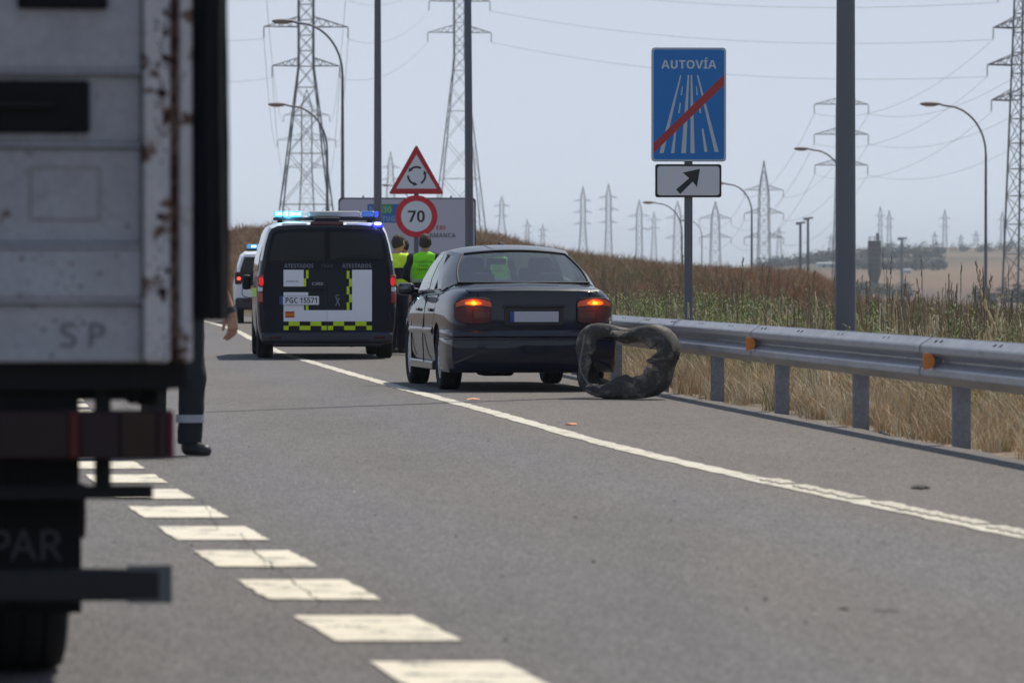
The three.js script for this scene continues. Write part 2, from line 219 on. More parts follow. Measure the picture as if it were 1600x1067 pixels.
// ---------- guardrail ----------
const zincTex = (() => { const n = 256, a = fbm(n, 8, 5, 41, 0.65), b = fbm(n, 64, 2, 42); return dataTex(n, i => { const v = 0.82 + 0.22 * (a[i] - 0.5) + 0.14 * (b[i] - 0.5); return [v, v, v * 1.005]; }); })();
const zinc = std([0.44, 0.45, 0.48], 0.42, 0.45, { map: zincTex });
const zincDark = std([0.31, 0.32, 0.34], 0.7, 0.1, { map: zincTex });
const boltMat = std([0.62, 0.62, 0.62], 0.35, 0.6), slotMat = std([0.03, 0.03, 0.03], 0.9);
const orangeLens = phys([0.72, 0.22, 0.02], { roughness: 0.3, clearcoat: 0.6 });
{
  const rail = thing('guardrail', 'grey galvanised steel guardrail with orange reflectors along the right verge', 'guardrail', [0, 0, 0]);
  const prof = [[0, .404], [.003, .409], [.076, .456], [.083, .468], [.083, .506], [.076, .518], [.007, .552], [0, .558], [0, .57], [.007, .576], [.076, .61], [.083, .622], [.083, .66], [.076, .672], [.003, .719], [0, .724]];
  const full = [...prof, ...prof.slice().reverse().map(p => [p[0] - 0.004, p[1] + 0.0]), prof[0]];
  const posts = []; for (let d = 33.4 - 4.17 * 3; d < 150; d += 4.17) posts.push(d);
  for (let i = 0; i < posts.length - 1; i++) {
    const d0 = posts[i] - 0.16 + 0.6, d1 = posts[i + 1] + 0.16 + 0.6, rows = [], lift = (i % 2) * 0.004;
    for (let k = 0; k <= 6; k++) { const d = lerp(d0, d1, k / 6); rows.push(full.map(p => [railX(d) - 0.12 - p[0] - lift, p[1] + (i % 2) * 0.0015, -d])); }
    mesh('beam_panel', gridGeo(rows, false, 0.28), zinc, rail);
  }
  const cProf = poly([[-.06, -.03], [.06, -.03], [.06, .03], [.045, .03], [.045, -.018], [-.045, -.018], [-.045, .03], [-.06, .03]]);
  const pg = new THREE.ExtrudeGeometry(cProf, { depth: 0.86, bevelEnabled: false }); pg.rotateX(-Math.PI / 2); pg.translate(0, -0.25, 0);
  const sg = G(merge([box(0.05, 0.2, 0.09), box(0.012, 0.24, 0.12, -0.02, 0, 0)]));
  const bg = merge([cyl(0.014, 0.014, 0.012, 8, 0, 0, 0, 0, 0, Math.PI / 2), cyl(0.02, 0.024, 0.006, 10, 0.006, 0, 0, 0, 0, Math.PI / 2)]);
  const slg = box(0.024, 0.004, 0.05);
  posts.forEach((d, i) => {
    const x = railX(d), yaw = Math.atan2(-(edgeX(d + 1) - edgeX(d - 1)) / 2, 1);
    const p = mesh('post', pg, zincDark, rail); p.position.set(x, 0, -d); p.rotation.y = yaw;
    const s = mesh('spacer', sg, zincDark, rail); s.position.set(x - 0.085, 0.565, -d);
    if (d < 62) for (const k of [-0.7, 1.35]) { const b = mesh('bolt', bg, boltMat, rail); b.position.set(railX(d + k) - 0.122, 0.566 + (k > 0 ? 0.008 : -0.02), -(d + k)); }
    if (d < 62) for (const o of [-.1, .1]) { for (const e of [0, 2.08]) { const b = mesh('bolt_slot', slg, slotMat, rail); b.position.set(railX(d + o + e) - 0.155, 0.7015, -(d + o + e)); b.rotation.z = 0.6; } }
  });
  const refl = () => { const s = new THREE.Shape(); s.moveTo(-.045, -.062); s.lineTo(-.045, .062); s.lineTo(0.0, .06); s.quadraticCurveTo(.05, .05, .05, 0); s.quadraticCurveTo(.05, -.05, 0, -.06); s.lineTo(-.045, -.062); return extr(s, 0.012, 0.003, 0, 0, 0); };
  const rg = refl(); rg.scale(.82, .86, 1);
  for (const px of [1173, 1452, 1028, 1810]) { let lo = 20, hi = 70; for (let i = 0; i < 40; i++) { const m = (lo + hi) / 2; if (railX(m) - 0.222 > X(px, m)) lo = m; else hi = m; } const d = lo;
    const g = new THREE.Group(); g.name = 'reflector'; g.position.set(railX(d) - 0.222, 0.566, -d); rail.add(g);
    mesh('lens', rg, orangeLens, g); mesh('bracket', [box(0.1, 0.08, 0.004, 0.045, 0, -0.004)], zincDark, g);
  }
}

// ---------- tall poles, street lamps ----------
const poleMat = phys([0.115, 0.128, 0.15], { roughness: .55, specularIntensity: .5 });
const plateMat = std([0.23, 0.25, 0.28], 0.7, 0.2, { map: zincTex });
function tallPole(px, d, r0, r1, H, label, lean = 0, faceted = 16) {
  const x = X(px, d), y = groundY(x, -d), t = thing('light_pole', label, 'pole', [x, y, -d]);
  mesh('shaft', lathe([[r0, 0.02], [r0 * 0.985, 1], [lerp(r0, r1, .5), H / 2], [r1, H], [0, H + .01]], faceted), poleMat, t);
  mesh('base_plate', [rbox(r0 * 3.2, 0.04, r0 * 3.2, 0.008, 0, 0.02, 0)], plateMat, t);
  for (const a of [0, 1, 2, 3]) mesh('anchor_bolt', [cyl(0.022, 0.022, 0.09, 8, Math.cos(a * Math.PI / 2 + .78) * r0 * 1.85, 0.07, Math.sin(a * Math.PI / 2 + .78) * r0 * 1.85)], boltMat, t);
  t.rotation.z = lean; return t;
}
tallPole(1322, 50.5, 0.107, 0.05, 17.5, 'thick grey steel pole standing right behind the guardrail', 0.0005);
tallPole(734, 118, 0.108, 0.05, 18, 'tall grey steel pole in front of the big direction board, right of the roundabout sign', 0.006);
tallPole(590, 128, 0.115, 0.04, 20, 'slim tall grey pole between the police van and the roundabout sign', 0.0);
const lampMat = std([0.14, 0.145, 0.16], 0.6, 0.05), lampHead = std([0.20, 0.17, 0.15], 0.6), lampGlass = std([0.5, 0.48, 0.42], 0.3);
function streetLamp(px, d, pyTop, arm, label, dark = false) {
  const x = X(px, d), gy = groundY(x, -d), H = Y(pyTop, d) - gy, t = thing('street_lamp', label, 'street lamp', [x, gy, -d], 0, 'curved arm street lamps');
  const R = Math.min(arm * 0.62, 2.2), pts = [V(0, H - R * 1.25, 0)];
  for (let i = 1; i <= 8; i++) { const a = i / 8 * Math.PI / 2; pts.push(V(-R * (1 - Math.cos(a)), H - R * 1.25 + R * 1.2 * Math.sin(a), 0)); }
  pts.push(V(-arm * 0.72, H, 0));
  mesh('pole', lathe([[0.11, 0], [0.09, 1.2], [0.085, 1.25], [0.06, H - R * 1.25]], 10), lampMat, t);
  mesh('arm', tube(pts, 0.05, 8, 24), lampMat, t);
  const L = arm * 0.3, hg = new THREE.SphereGeometry(1, 14, 8); hg.scale(L * 0.55, 0.11, 0.17); hg.translate(-arm * 0.72 - L * 0.42, H - 0.01, 0);
  const h = mesh('lamp_head', hg, lampHead, t);
  const lg = new THREE.SphereGeometry(1, 12, 6, 0, 6.3, Math.PI / 2, Math.PI / 2); lg.scale(L * 0.4, 0.1, 0.13); lg.translate(-arm * 0.72 - L * 0.45, H - 0.05, 0); mesh('lamp_glass', lg, lampGlass, h);
}
streetLamp(535, 217, 33, 3.1, 'taller curved street lamp above the police van, left of the slim pole');
streetLamp(511, 259, 163, 3.1, 'lower curved street lamp in front of the big lattice pylon');
streetLamp(1541, 240, 162, 3.2, 'curved street lamp at the right, nearest of the row beyond the guardrail');
streetLamp(1318, 296, 232, 2.95, 'curved street lamp whose post hides behind the thick steel pole');
streetLamp(1175, 330, 286, 2.6, 'curved street lamp just right of the motorway end sign');
streetLamp(1066, 400, 316, 3.2, 'curved street lamp just left of the motorway end sign post');
streetLamp(1097, 600, 344, 2.6, 'small far street lamp between the sign post and a pylon');
streetLamp(640, 480, 289, 2.7, 'far street lamp whose head peeks out left of the triangular sign');
for (const [px, py, d, label] of [[1251, 349, 830, 'shorter of two straight floodlight masts beyond the red soil'], [1263, 342, 830, 'taller of two straight floodlight masts beyond the red soil'], [1410, 373, 1480, 'thin far mast with two lamps standing right of the round silo']]) {
  const x = X(px, d), gy = groundY(x, -d), H = Y(py, d) - gy, t = thing('light_mast', label, 'light mast', [x, gy, -d]), w = d / 830;
  mesh('shaft', lathe([[0.28 * w, 0], [0.2 * w, H]], 8), std([0.10, 0.10, 0.11], 0.7), t);
  mesh('floodlight', merge([box(1.0 * w, 0.45 * w, 0.5 * w, -0.25 * w, H, 0), box(0.7 * w, 0.3 * w, 0.5 * w, 0.5 * w, H + 0.15, 0)]), std([0.16, 0.16, 0.17], 0.6), t);
}

// ---------- road signs ----------
function signPanel(name, parent, shape, canvas, [x0, y0, w, h], pos, back = zincDark, thick = 0.022) {
  const p = mesh(name, extr(shape, thick, 0.004, 0, 0, -thick), back, parent); p.position.set(...pos);
  const f = planeUV(new THREE.ShapeGeometry(shape, 12), x0, y0, w, h); f.translate(0, 0, 0.0075);
  mesh('sign_face', f, new THREE.MeshStandardMaterial({ map: canvas, roughness: 0.55 }), p); return p;
}
{ // end of motorway sign
  const d = 60, x = X(1076.5, d), gy = groundY(x, -d), t = thing('motorway_end_sign', 'blue motorway end sign with red diagonal bar and arrow plate on a post', 'road sign', [x, gy, -d], 0.05);
  const yTop = Y(75, d) - gy, yBot = Y(252, d) - gy, w = 116 * d / FOCAL, h = yTop - yBot, cy = (yTop + yBot) / 2;
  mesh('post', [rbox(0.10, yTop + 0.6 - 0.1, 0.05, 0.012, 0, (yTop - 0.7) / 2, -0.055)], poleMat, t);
  const face = canvasTex(580, 885, (c, W, H) => {
    c.fillStyle = '#a9b6c0'; c.fillRect(0, 0, W, H); c.fillStyle = '#0a6cb2'; c.beginPath(); c.roundRect(13, 13, W - 26, H - 26, 22); c.fill();
    c.fillStyle = '#b4bdc4'; c.font = 'bold 92px sans-serif'; c.textAlign = 'center'; c.save(); c.translate(W / 2, 162); const tw = c.measureText('AUTOVÍA').width; c.scale(432 / tw, 1); c.fillText('AUTOVÍA', 0, 0); c.restore();
    c.fillStyle = '#aab6be'; const P = pts => { c.beginPath(); pts.forEach((p, i) => i ? c.lineTo(...p) : c.moveTo(...p)); c.closePath(); c.fill(); };
    // the carriageways of the symbol, from the foot of the panel to the vanishing point
    P([[222, 212], [232, 212], [92, 822], [58, 822]]); P([[352, 212], [363, 212], [524, 812], [492, 812]]);
    P([[280, 212], [293, 212], [268, 822], [230, 822]]); P([[304, 212], [316, 212], [336, 822], [302, 822]]);
    P([[236, 300], [243, 300], [236, 370], [226, 370]]); P([[218, 430], [228, 430], [218, 510], [206, 510]]); P([[178, 640], [192, 640], [176, 822], [150, 822]]);
    P([[346, 300], [352, 300], [360, 370], [350, 370]]); P([[366, 430], [376, 430], [386, 510], [374, 510]]); P([[390, 630], [404, 630], [436, 812], [412, 812]]);
    c.fillStyle = '#9a3035'; P([[13, 745], [13, 822], [W - 13, 290], [W - 13, 205]]);
    const r = rng(6); for (let i = 0; i < 420; i++) { c.fillStyle = r() < .5 ? `rgba(70,66,56,${.03 + .09 * r()})` : `rgba(190,200,205,${.02 + .06 * r()})`; const s = 1 + 5 * r() * r(); c.fillRect(r() * W, r() * H, s, s * (1 + 6 * r() * r())); }   // road grime and chips
  });
  signPanel('sign_panel', t, rrect(w, h, 0.045), face, [-w / 2, -h / 2, w, h], [0, cy, 0]);
  const w2 = 103 * d / FOCAL, h2 = 51 * d / FOCAL, cy2 = Y(282.5, d) - gy;
  const arrow = canvasTex(512, 256, (c, W, H) => { c.fillStyle = '#14161a'; c.fillRect(0, 0, W, H); c.fillStyle = '#c3c5cc'; c.beginPath(); c.roundRect(14, 14, W - 28, H - 28, 22); c.fill();
    c.fillStyle = '#15171b'; c.beginPath(); [[160, 196], [262, 108], [212, 64], [346, 34], [322, 178], [290, 134], [192, 232]].forEach((p, i) => i ? c.lineTo(...p) : c.moveTo(...p)); c.closePath(); c.fill(); });
  signPanel('arrow_plate', t, rrect(w2, h2, 0.03), arrow, [-w2 / 2, -h2 / 2, w2, h2], [-0.005, cy2, 0]);
  for (const yy of [yTop - 0.25, yBot + 0.2, cy2]) mesh('clamp', [rbox(0.16, 0.04, 0.07, 0.006, 0, yy, -0.05)], zincDark, t);
}
{ // roundabout warning with speed limit
  const d = 105, x = X(650.5, d), gy = groundY(x, -d), t = thing('roundabout_sign', 'red triangle roundabout warning above a round 70 speed limit on one post', 'road sign', [x, gy, -d], 0.06);
  const m = d / FOCAL, yt = Y(226, d) - gy, yb = Y(303, d) - gy, hw = 43 * m, H = yt - yb, R = 33 * m, cy = Y(338, d) - gy;
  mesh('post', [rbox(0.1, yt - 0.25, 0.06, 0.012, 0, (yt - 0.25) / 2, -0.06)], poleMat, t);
  const tri = new THREE.Shape(), r = 0.06; const A = [0, H], B = [-hw, 0], C = [hw, 0], L = (p, q, s) => { const l = Math.hypot(q[0] - p[0], q[1] - p[1]); return [p[0] + (q[0] - p[0]) * s / l, p[1] + (q[1] - p[1]) * s / l]; };
  tri.moveTo(...L(A, B, r)); tri.lineTo(...L(B, A, r)); tri.quadraticCurveTo(...B, ...L(B, C, r)); tri.lineTo(...L(C, B, r)); tri.quadraticCurveTo(...C, ...L(C, A, r)); tri.lineTo(...L(A, C, r)); tri.quadraticCurveTo(...A, ...L(A, B, r));
  const tf = canvasTex(512, 460, (c, W, Hh) => { c.fillStyle = '#b01d2a'; c.fillRect(0, 0, W, Hh); c.fillStyle = '#cfd1d6'; c.beginPath(); c.moveTo(256, 92); c.lineTo(446, 410); c.lineTo(66, 410); c.closePath(); c.lineJoin = 'round'; c.fill();
    c.strokeStyle = c.fillStyle = '#17191d'; c.lineWidth = 19; const cx = 258, cyy = 290, rr = 80;
    for (const a0 of [-2.45, -0.36, 1.74]) { c.beginPath(); c.arc(cx, cyy, rr, a0, a0 + 1.42); c.stroke(); c.save(); c.translate(cx + rr * Math.cos(a0 + 0.02), cyy + rr * Math.sin(a0 + 0.02)); c.rotate(a0); c.beginPath(); c.moveTo(-20, 12); c.lineTo(20, 12); c.lineTo(0, -26); c.closePath(); c.fill(); c.restore(); } });
  signPanel('warning_panel', t, tri, tf, [-hw, 0, 2 * hw, H], [0, yb, 0]);
  const cs = new THREE.Shape(); cs.absarc(0, 0, R, 0, Math.PI * 2);
  const cf = canvasTex(512, 512, (c, W) => { c.fillStyle = '#c4202c'; c.fillRect(0, 0, W, W); c.fillStyle = '#cfd1d6'; c.beginPath(); c.arc(256, 256, 186, 0, 7); c.fill(); c.fillStyle = '#17191d'; c.font = 'bold 196px sans-serif'; c.textAlign = 'center'; c.fillText('70', 256, 326); });
  signPanel('speed_panel', t, cs, cf, [-R, -R, 2 * R, 2 * R], [0, cy, 0]);
  for (const yy of [yb + 0.12, cy + 0.2, cy - 0.2]) mesh('clamp', [rbox(0.15, 0.04, 0.07, 0.006, 0, yy, -0.05)], zincDark, t);
}
{ // wide direction board
  const d = 140, x = X(636, d), gy = groundY(x, -d), t = thing('direction_board', 'wide grey direction board with blue panel behind the roundabout sign', 'road sign', [x, gy, -d], 0.04), m = d / FOCAL;
  const w = 215 * m, yt = Y(309, d) - gy, yb = Y(404, d) - gy, h = yt - yb;
  const f = canvasTex(1024, 452, (c, W, H) => { const k = W / 215, o = (px, py) => [(px - 528.5) * k, (py - 309) * k];
    c.fillStyle = '#22262c'; c.fillRect(0, 0, W, H); c.fillStyle = '#b2b3bd'; c.beginPath(); c.roundRect(9, 9, W - 18, H - 18, 34); c.fill();
    const R = (x0, y0, x1, y1, col) => { const a = o(x0, y0), b = o(x1, y1); c.fillStyle = col; c.fillRect(a[0], a[1], b[0] - a[0], b[1] - a[1]); };
    R(574, 319, 628, 348, '#2a62a8'); R(597, 319, 613, 334, '#2f8a4a');
    c.fillStyle = '#cdd3da'; c.font = 'bold 62px sans-serif'; c.textAlign = 'left'; c.globalAlpha = .55; c.fillText('N-630', ...o(576, 332)); c.font = 'bold 50px sans-serif'; c.fillText('PORTUGAL', ...o(576, 345.5)); c.globalAlpha = 1;
    c.fillStyle = '#a3242e'; c.font = 'bold 44px sans-serif'; c.fillText('E80', ...o(681, 359));
    c.fillStyle = '#3a3d44'; c.font = 'bold 46px sans-serif'; c.fillText('SALAMANCA', ...o(654, 371));
  });
  signPanel('board_panel', t, rrect(w, h, 0.13), f, [-w / 2, -h / 2, w, h], [0, (yt + yb) / 2, 0], std([0.10, 0.11, 0.12], 0.6), 0.03);
  for (const s of [-1, 1]) { mesh('leg', [rbox(0.14, yt - 0.1, 0.1, 0.012, s * w * 0.32, (yt - 0.1) / 2, -0.09)], zincDark, t); mesh('bracket', [rbox(0.05, 0.09, 0.06, 0.005, s * w * 0.32, yt + 0.02, -0.05)], zincDark, t); }
}

// ---------- power pylons and their wires ----------
const steel = std([0.085, 0.088, 0.092], 0.7, 0.1), steelLight = steel, insulMat = std([0.05, 0.045, 0.045], 0.4), wireMat = std([0.09, 0.09, 0.095], 0.6, 0.3);
const armTips = {};
// px: centre; d: distance; arms: [py, half width in px]; waist: py where the legs start to spread; half widths in px at waist and at pyRef
function pylon(id, px, d, pyTop, arms, waistPy, hwWaist, pyRef, hwRef, label, o = {}) {
  const m = d / FOCAL, x = X(px, d), gy = groundY(x, -d), t = thing('power_pylon', label, 'power pylon', [x, gy, -d], o.yaw ?? 0.12);
  const mat = o.mat ?? steel, br = (o.r ?? 0.09) * .85 * Math.max(1, d / 1700), top = Y(pyTop, d) - gy, yw = Y(waistPy, d) - gy, w0 = hwWaist * m, slope = (hwRef - hwWaist) * m / (yw - (Y(pyRef, d) - gy)), wb = w0 + slope * yw;
  const hw = y => y >= yw ? (y > top - (o.peak ?? 4) ? w0 * clamp((top - y) / (o.peak ?? 4), 0.06, 1) : w0) : w0 + slope * (yw - y);
  const ys = [0]; let y = 0; while (y < top - 0.6) { const s = clamp(hw(y) * 2 * (o.step ?? 1.05), o.min ?? 1.6, 8); y = Math.min(top, y + s); ys.push(y); }
  const cor = y => { const w = hw(y); return [V(-w, y, -w), V(w, y, -w), V(w, y, w), V(-w, y, w)]; };
  for (let k = 0; k < 4; k++) mesh('leg', ys.slice(0, -1).map((y, i) => bar(cor(y)[k], cor(ys[i + 1])[k], br * 1.25, br * 1.25, 4)), mat, t);
  const bl = []; ys.slice(0, -1).forEach((y, i) => { const a = cor(y), b = cor(ys[i + 1]); for (let k = 0; k < 4; k++) { const n = (k + 1) % 4; bl.push(bar(a[k], b[n], br * .55, br * .55, 3), bar(a[n], b[k], br * .55, br * .55, 3)); if (i && (i % 2 || !o.sparse)) bl.push(bar(a[k], a[n], br * .55, br * .55, 3)); } });
  mesh('bracing', bl, mat, t).userData.kind = 'stuff';
  armTips[id] = [];
  for (const [py, half] of arms) {
    const ya = Y(py, d) - gy, w = hw(ya), L = half * m, rise = o.rise ?? L * 0.24;
    for (const s of [-1, 1]) {
      const tip = V(s * L, ya, 0), l = [];
      for (const zz of [-w, w]) { l.push(bar(V(s * w, ya, zz), tip, br * .8), bar(V(s * w, ya + rise, zz), tip, br * .7)); const n = o.far ? 2 : 4; for (let k = 0; k < n; k++) { const t0 = k / n, t1 = (k + .5) / n, P = (t, up) => V(s * lerp(w, L, t), ya + (up ? rise * (1 - t) : 0), zz * (1 - t)); l.push(bar(P(t0, 0), P(t1, 1), br * .45, br * .45, 3), bar(P(t1, 1), P((k + 1) / n, 0), br * .45, br * .45, 3)); } }
      mesh('cross_arm', l, mat, t);
      if (!o.far) { const il = []; for (let q = 0; q < 7; q++) il.push(cyl(0.13, 0.13, 0.07, 7, s * L, ya - 0.25 - q * 0.2, 0)); il.push(bar(V(s * L, ya, 0), V(s * L, ya - 1.7, 0), 0.05)); mesh('insulator', il, insulMat, t); }
      const wp = tip.clone(); wp.y -= o.far ? 0 : 1.7; wp.applyAxisAngle(V(0, 1, 0), t.rotation.y).add(t.position); armTips[id].push(wp);
    }
  }
  const pk = V(0, top, 0).add(t.position); armTips[id].peak = pk; return t;
}
pylon('A', 478, 700, -75, [[-20, 62], [42, 66], [103, 53]], 103, 11.5, 320, 38, 'large lattice pylon rising behind the police van lights', { r: 0.1 });
pylon('A2', 479, 1250, 140, [[180, 36], [219, 46], [262, 34]], 262, 8, 400, 15, 'fainter pylon seen through the large pylon behind the van', { mat: steelLight, r: 0.07 });
pylon('B', 718, 870, -60, [[-50, 44], [2, 48], [51, 50]], 95, 8.5, 340, 35, 'tall pale lattice pylon behind the roundabout sign', { mat: steelLight, r: 0.085, sparse: 1 });
pylon('C', 1608, 700, -80, [[-14, 52], [44, 60], [102, 70], [157, 63]], 0, 17, 490, 32, 'dark lattice pylon cut by the right edge of the picture', { r: 0.15, rise: 1.6, yaw: 0.3, step: 0.8 });
pylon('D', 1315, 880, 132, [[163, 43], [210, 43], [258, 42]], 258, 7, 430, 12, 'pylon mostly hidden behind the thick steel pole, arms showing on both sides', { mat: steelLight });
pylon('E', 1194, 1150, 251, [[297, 31], [333, 31], [371, 31]], 300, 7.2, 420, 9.5, 'pylon standing right of the motorway end sign and its lamp', { r: 0.08, peak: 7 });
pylon('F', 1118, 1330, 315, [[341, 25], [371, 25]], 345, 6, 410, 8, 'pylon standing between the sign post and the pylon to its right', { mat: steelLight, peak: 4, r: .07 });
pylon('G', 911, 2100, 291, [[314, 14], [332, 15], [350, 14]], 350, 3.5, 388, 6, 'left of two slim pylons above the dark car roof', { mat: steel, far: 1, peak: 5, r: .08 });
pylon('H', 951, 2050, 287, [[309, 15], [328, 16], [348, 15]], 348, 3.8, 395, 5.5, 'right of two slim pylons above the dark car roof', { mat: steel, far: 1, peak: 5, r: .08 });
pylon('I', 999, 1800, 312, [[338, 18], [359, 18]], 338, 4, 400, 5, 'far pylon just left of the curved lamp by the motorway end sign', { mat: steelLight, far: 1, r: .07 });
pylon('J', 1059, 1750, 314, [[341, 20], [372, 20]], 345, 5, 405, 7, 'far pylon right beside the motorway end sign post', { mat: steelLight, far: 1, r: .07 });
pylon('K', 784, 2500, 305, [[322, 13], [338, 11]], 338, 3, 365, 6, 'far slim pylon just right of the direction board', { mat: steelLight, far: 1, r: .07 });
pylon('L', 610, 1500, 237, [[262, 16], [281, 15]], 270, 4, 330, 8, 'far pylon between the slim pole and the triangular sign', { mat: steelLight, far: 1, r: .07 });
for (const [px, top, w, d, lb] of [[824, 342, 9, 3000, 'left of two tiny pylons over the hill crest behind the car'], [848, 350, 9, 3100, 'right of two tiny pylons over the hill crest behind the car'], [1022, 330, 12, 2700, 'faint tiny pylon between two larger ones left of the sign post'], [1218, 355, 10, 3000, 'faint tiny pylon just right of the pylon by the curved lamp'], [1376, 322, 9, 2900, 'left of two faint pylons over the silo'], [1390, 328, 9, 2900, 'right of two faint pylons over the silo'], [1477, 327, 11, 2700, 'slim faint pylon on the far ridge right of the silo'], [1461, 362, 7, 3300, 'tiny far pylon on the ridge left of the slim one'], [1502, 366, 7, 3300, 'tiny far pylon on the ridge right of the slim one'], [1526, 360, 8, 3300, 'tiny far pylon on the ridge beside the curved lamp'], [1567, 330, 10, 2900, 'faint far pylon left of the dark pylon at the edge'], [1299, 365, 8, 3100, 'tiny far pylon left of the thick steel pole']])
  pylon('m' + px, px, d, top, [[top + (400 - top) * 0.2, w], [top + (400 - top) * 0.38, w * .8]], top + (400 - top) * 0.4, 2.2, 395, 4, lb, { mat: steelLight, far: 1, r: .06, min: 3 });

let wireCount = 0;
function wire(p, q, sag, label, group, r = 0.021) { const pts = []; for (let i = 0; i <= 16; i++) { const t = i / 16; pts.push(p.clone().lerp(q, t).add(V(0, -4 * sag * t * (1 - t), 0))); }
  const s = r * Math.max(1, p.clone().add(q).length() / 2 / 700);
  tag(mesh('power_line', new THREE.TubeGeometry(new THREE.CatmullRomCurve3(pts), 28, s, 4), wireMat), label, 'power line', group); wireCount++; }
const T = armTips, side = k => ['upper left', 'upper right', 'middle left', 'middle right', 'lower left', 'lower right'][k];
for (const k of [0, 1, 2, 3, 4, 5]) wire(T.C[k + 2], T.D[k], 4, `${side(k)} power line from the dark edge pylon to the one behind the thick pole`, 'power lines from the edge pylon to the hidden pylon');
for (let k = 0; k < 6; k++) wire(T.D[k], T.E[k], 4, `${side(k)} power line from the hidden pylon to the one right of the blue sign`, 'power lines from the hidden pylon to the next');
for (let k = 0; k < 4; k++) wire(T.E[k], T.F[k], 4, `${side(k)} power line between the two pylons just right of the blue sign`, 'power lines between the two pylons right of the motorway sign');
for (let k = 0; k < 6; k++) wire(T.A[k], T.A2[k], 5, `${side(k)} power line hanging from the big pylon to the fainter one behind`, 'power lines hanging behind the large pylon');
for (const k of [0, 2, 4]) wire(T.A[k], V(X(200, 600), T.A[k].y - 3, -600), 1, `${side(k).split(' ')[0]} power line leaving the big pylon towards the lorry`, 'power lines from the large pylon to the left');
for (const k of [1, 3, 5]) wire(T.A[k], T.B[k - 1], 2.5, `${side(k).split(' ')[0]} power line between the big pylon and the tall pale pylon`, 'power lines between the large pylon and the pale pylon');
for (const k of [1, 3, 5]) wire(T.B[k], T.C[k - 1], 2.5, `${side(k).split(' ')[0]} long power line crossing the open sky behind the blue sign`, 'long power lines crossing the open sky');

// ---------- shared vehicle pieces ----------
const rubber = phys([0.016, 0.016, 0.017], { roughness: .9, specularIntensity: .4 }), blackPlastic = phys([0.014, 0.015, 0.018], { roughness: .6, specularIntensity: .5 }), undersideMat = phys([0.008, 0.008, 0.008], { roughness: 1, specularIntensity: .2 });
const redLens = phys([0.30, 0.010, 0.016], { roughness: 0.18, clearcoat: 1 }), clearLens = phys([0.62, 0.62, 0.64], { roughness: 0.15, clearcoat: 1 });
const darkRedLens = phys([0.055, 0.005, 0.009], { roughness: 0.2, clearcoat: .5, specularIntensity: .5 });
const tintGlass = phys([0.006, 0.008, 0.011], { roughness: 0.04, specularIntensity: .35 });
const clearGlass = phys([0.62, 0.74, 0.74], { roughness: 0.03, transmission: 1, thickness: 0, ior: 1.5 });
const alloy = std([0.42, 0.43, 0.45], 0.35, 0.7);
function wheel(parent, R, w, rimR, x, z, spokes, side) {      // one wheel, axle along x, outer face towards side
  const g = new THREE.Group(); g.name = 'wheel'; g.position.set(x, R, z); parent.add(g);
  const h = w / 2, prof = [[rimR, -h * .8], [rimR + 0.012, -h * .86], [R - 0.05, -h], [R - 0.018, -h * .93], [R - 0.004, -h * .78], [R, -h * .5], [R - .006, -h * .48], [R - .006, -h * .42], [R, -h * .4], [R, -h * .05], [R - .006, -h * .04], [R - .006, h * .04], [R, h * .05], [R, h * .4], [R - .006, h * .42], [R - .006, h * .48], [R, h * .5], [R - 0.004, h * .78], [R - 0.018, h * .93], [R - 0.05, h], [rimR + .012, h * .86], [rimR, h * .8]];
  mesh('tyre', at(lathe(prof, 40), 0, 0, 0, 0, 0, -Math.PI / 2), rubber, g);
  const l = [at(lathe([[rimR, -h * .8], [rimR - .012, -h * .8], [rimR - .03, -h * .3], [rimR - .03, h * .5], [rimR - .012, h * .82], [rimR + .002, h * .86]], 36), 0, 0, 0, 0, 0, -Math.PI / 2)];
  const fx = side * h * .62; l.push(cyl(0.055, 0.06, 0.04, 16, fx, 0, 0, 0, 0, Math.PI / 2));
  for (let k = 0; k < spokes; k++) { const a = k / spokes * Math.PI * 2 + .2, s = rbox(0.03, rimR - .03, 0.045, 0.01, 0, (rimR) / 2, 0); s.rotateX(a); s.translate(fx + side * .006, 0, 0); l.push(s); }
  mesh('rim', l, alloy, g);
  mesh('brake_disc', [cyl(rimR * .72, rimR * .72, 0.02, 24, side * h * .1, 0, 0, 0, 0, Math.PI / 2)], std([0.09, 0.085, 0.08], 0.6, 0.4), g);
  return g;
}
function plateTex(text, band) { return canvasTex(520, 112, (c, W, H) => { c.fillStyle = text ? '#cfd1d6' : '#a4a9b3'; c.fillRect(0, 0, W, H); if (band) { c.fillStyle = '#20407e'; c.fillRect(0, 0, 48, H); } c.fillStyle = '#15171c'; if (text) { c.font = 'bold 88px sans-serif'; c.textAlign = 'center'; const tw = c.measureText(text).width; c.save(); c.translate(288, 88); c.scale(430 / tw, 1.08); c.fillText(text, 0, 0); c.restore(); } }); }
function numberPlate(parent, x, y, z, text, w = 0.52, h = 0.115, tilt = 0) { const p = mesh('number_plate', [rbox(w, h, 0.012, 0.005)], blackPlastic, parent); p.position.set(x, y, z); p.rotation.x = tilt;
  const f = planeUV(new THREE.ShapeGeometry(rrect(w - .006, h - .006, 0.008)), -w / 2, -h / 2, w, h); f.translate(0, 0, 0.0085); mesh('plate_face', f, new THREE.MeshStandardMaterial({ map: plateTex(text, true), roughness: 0.5 }), p); }

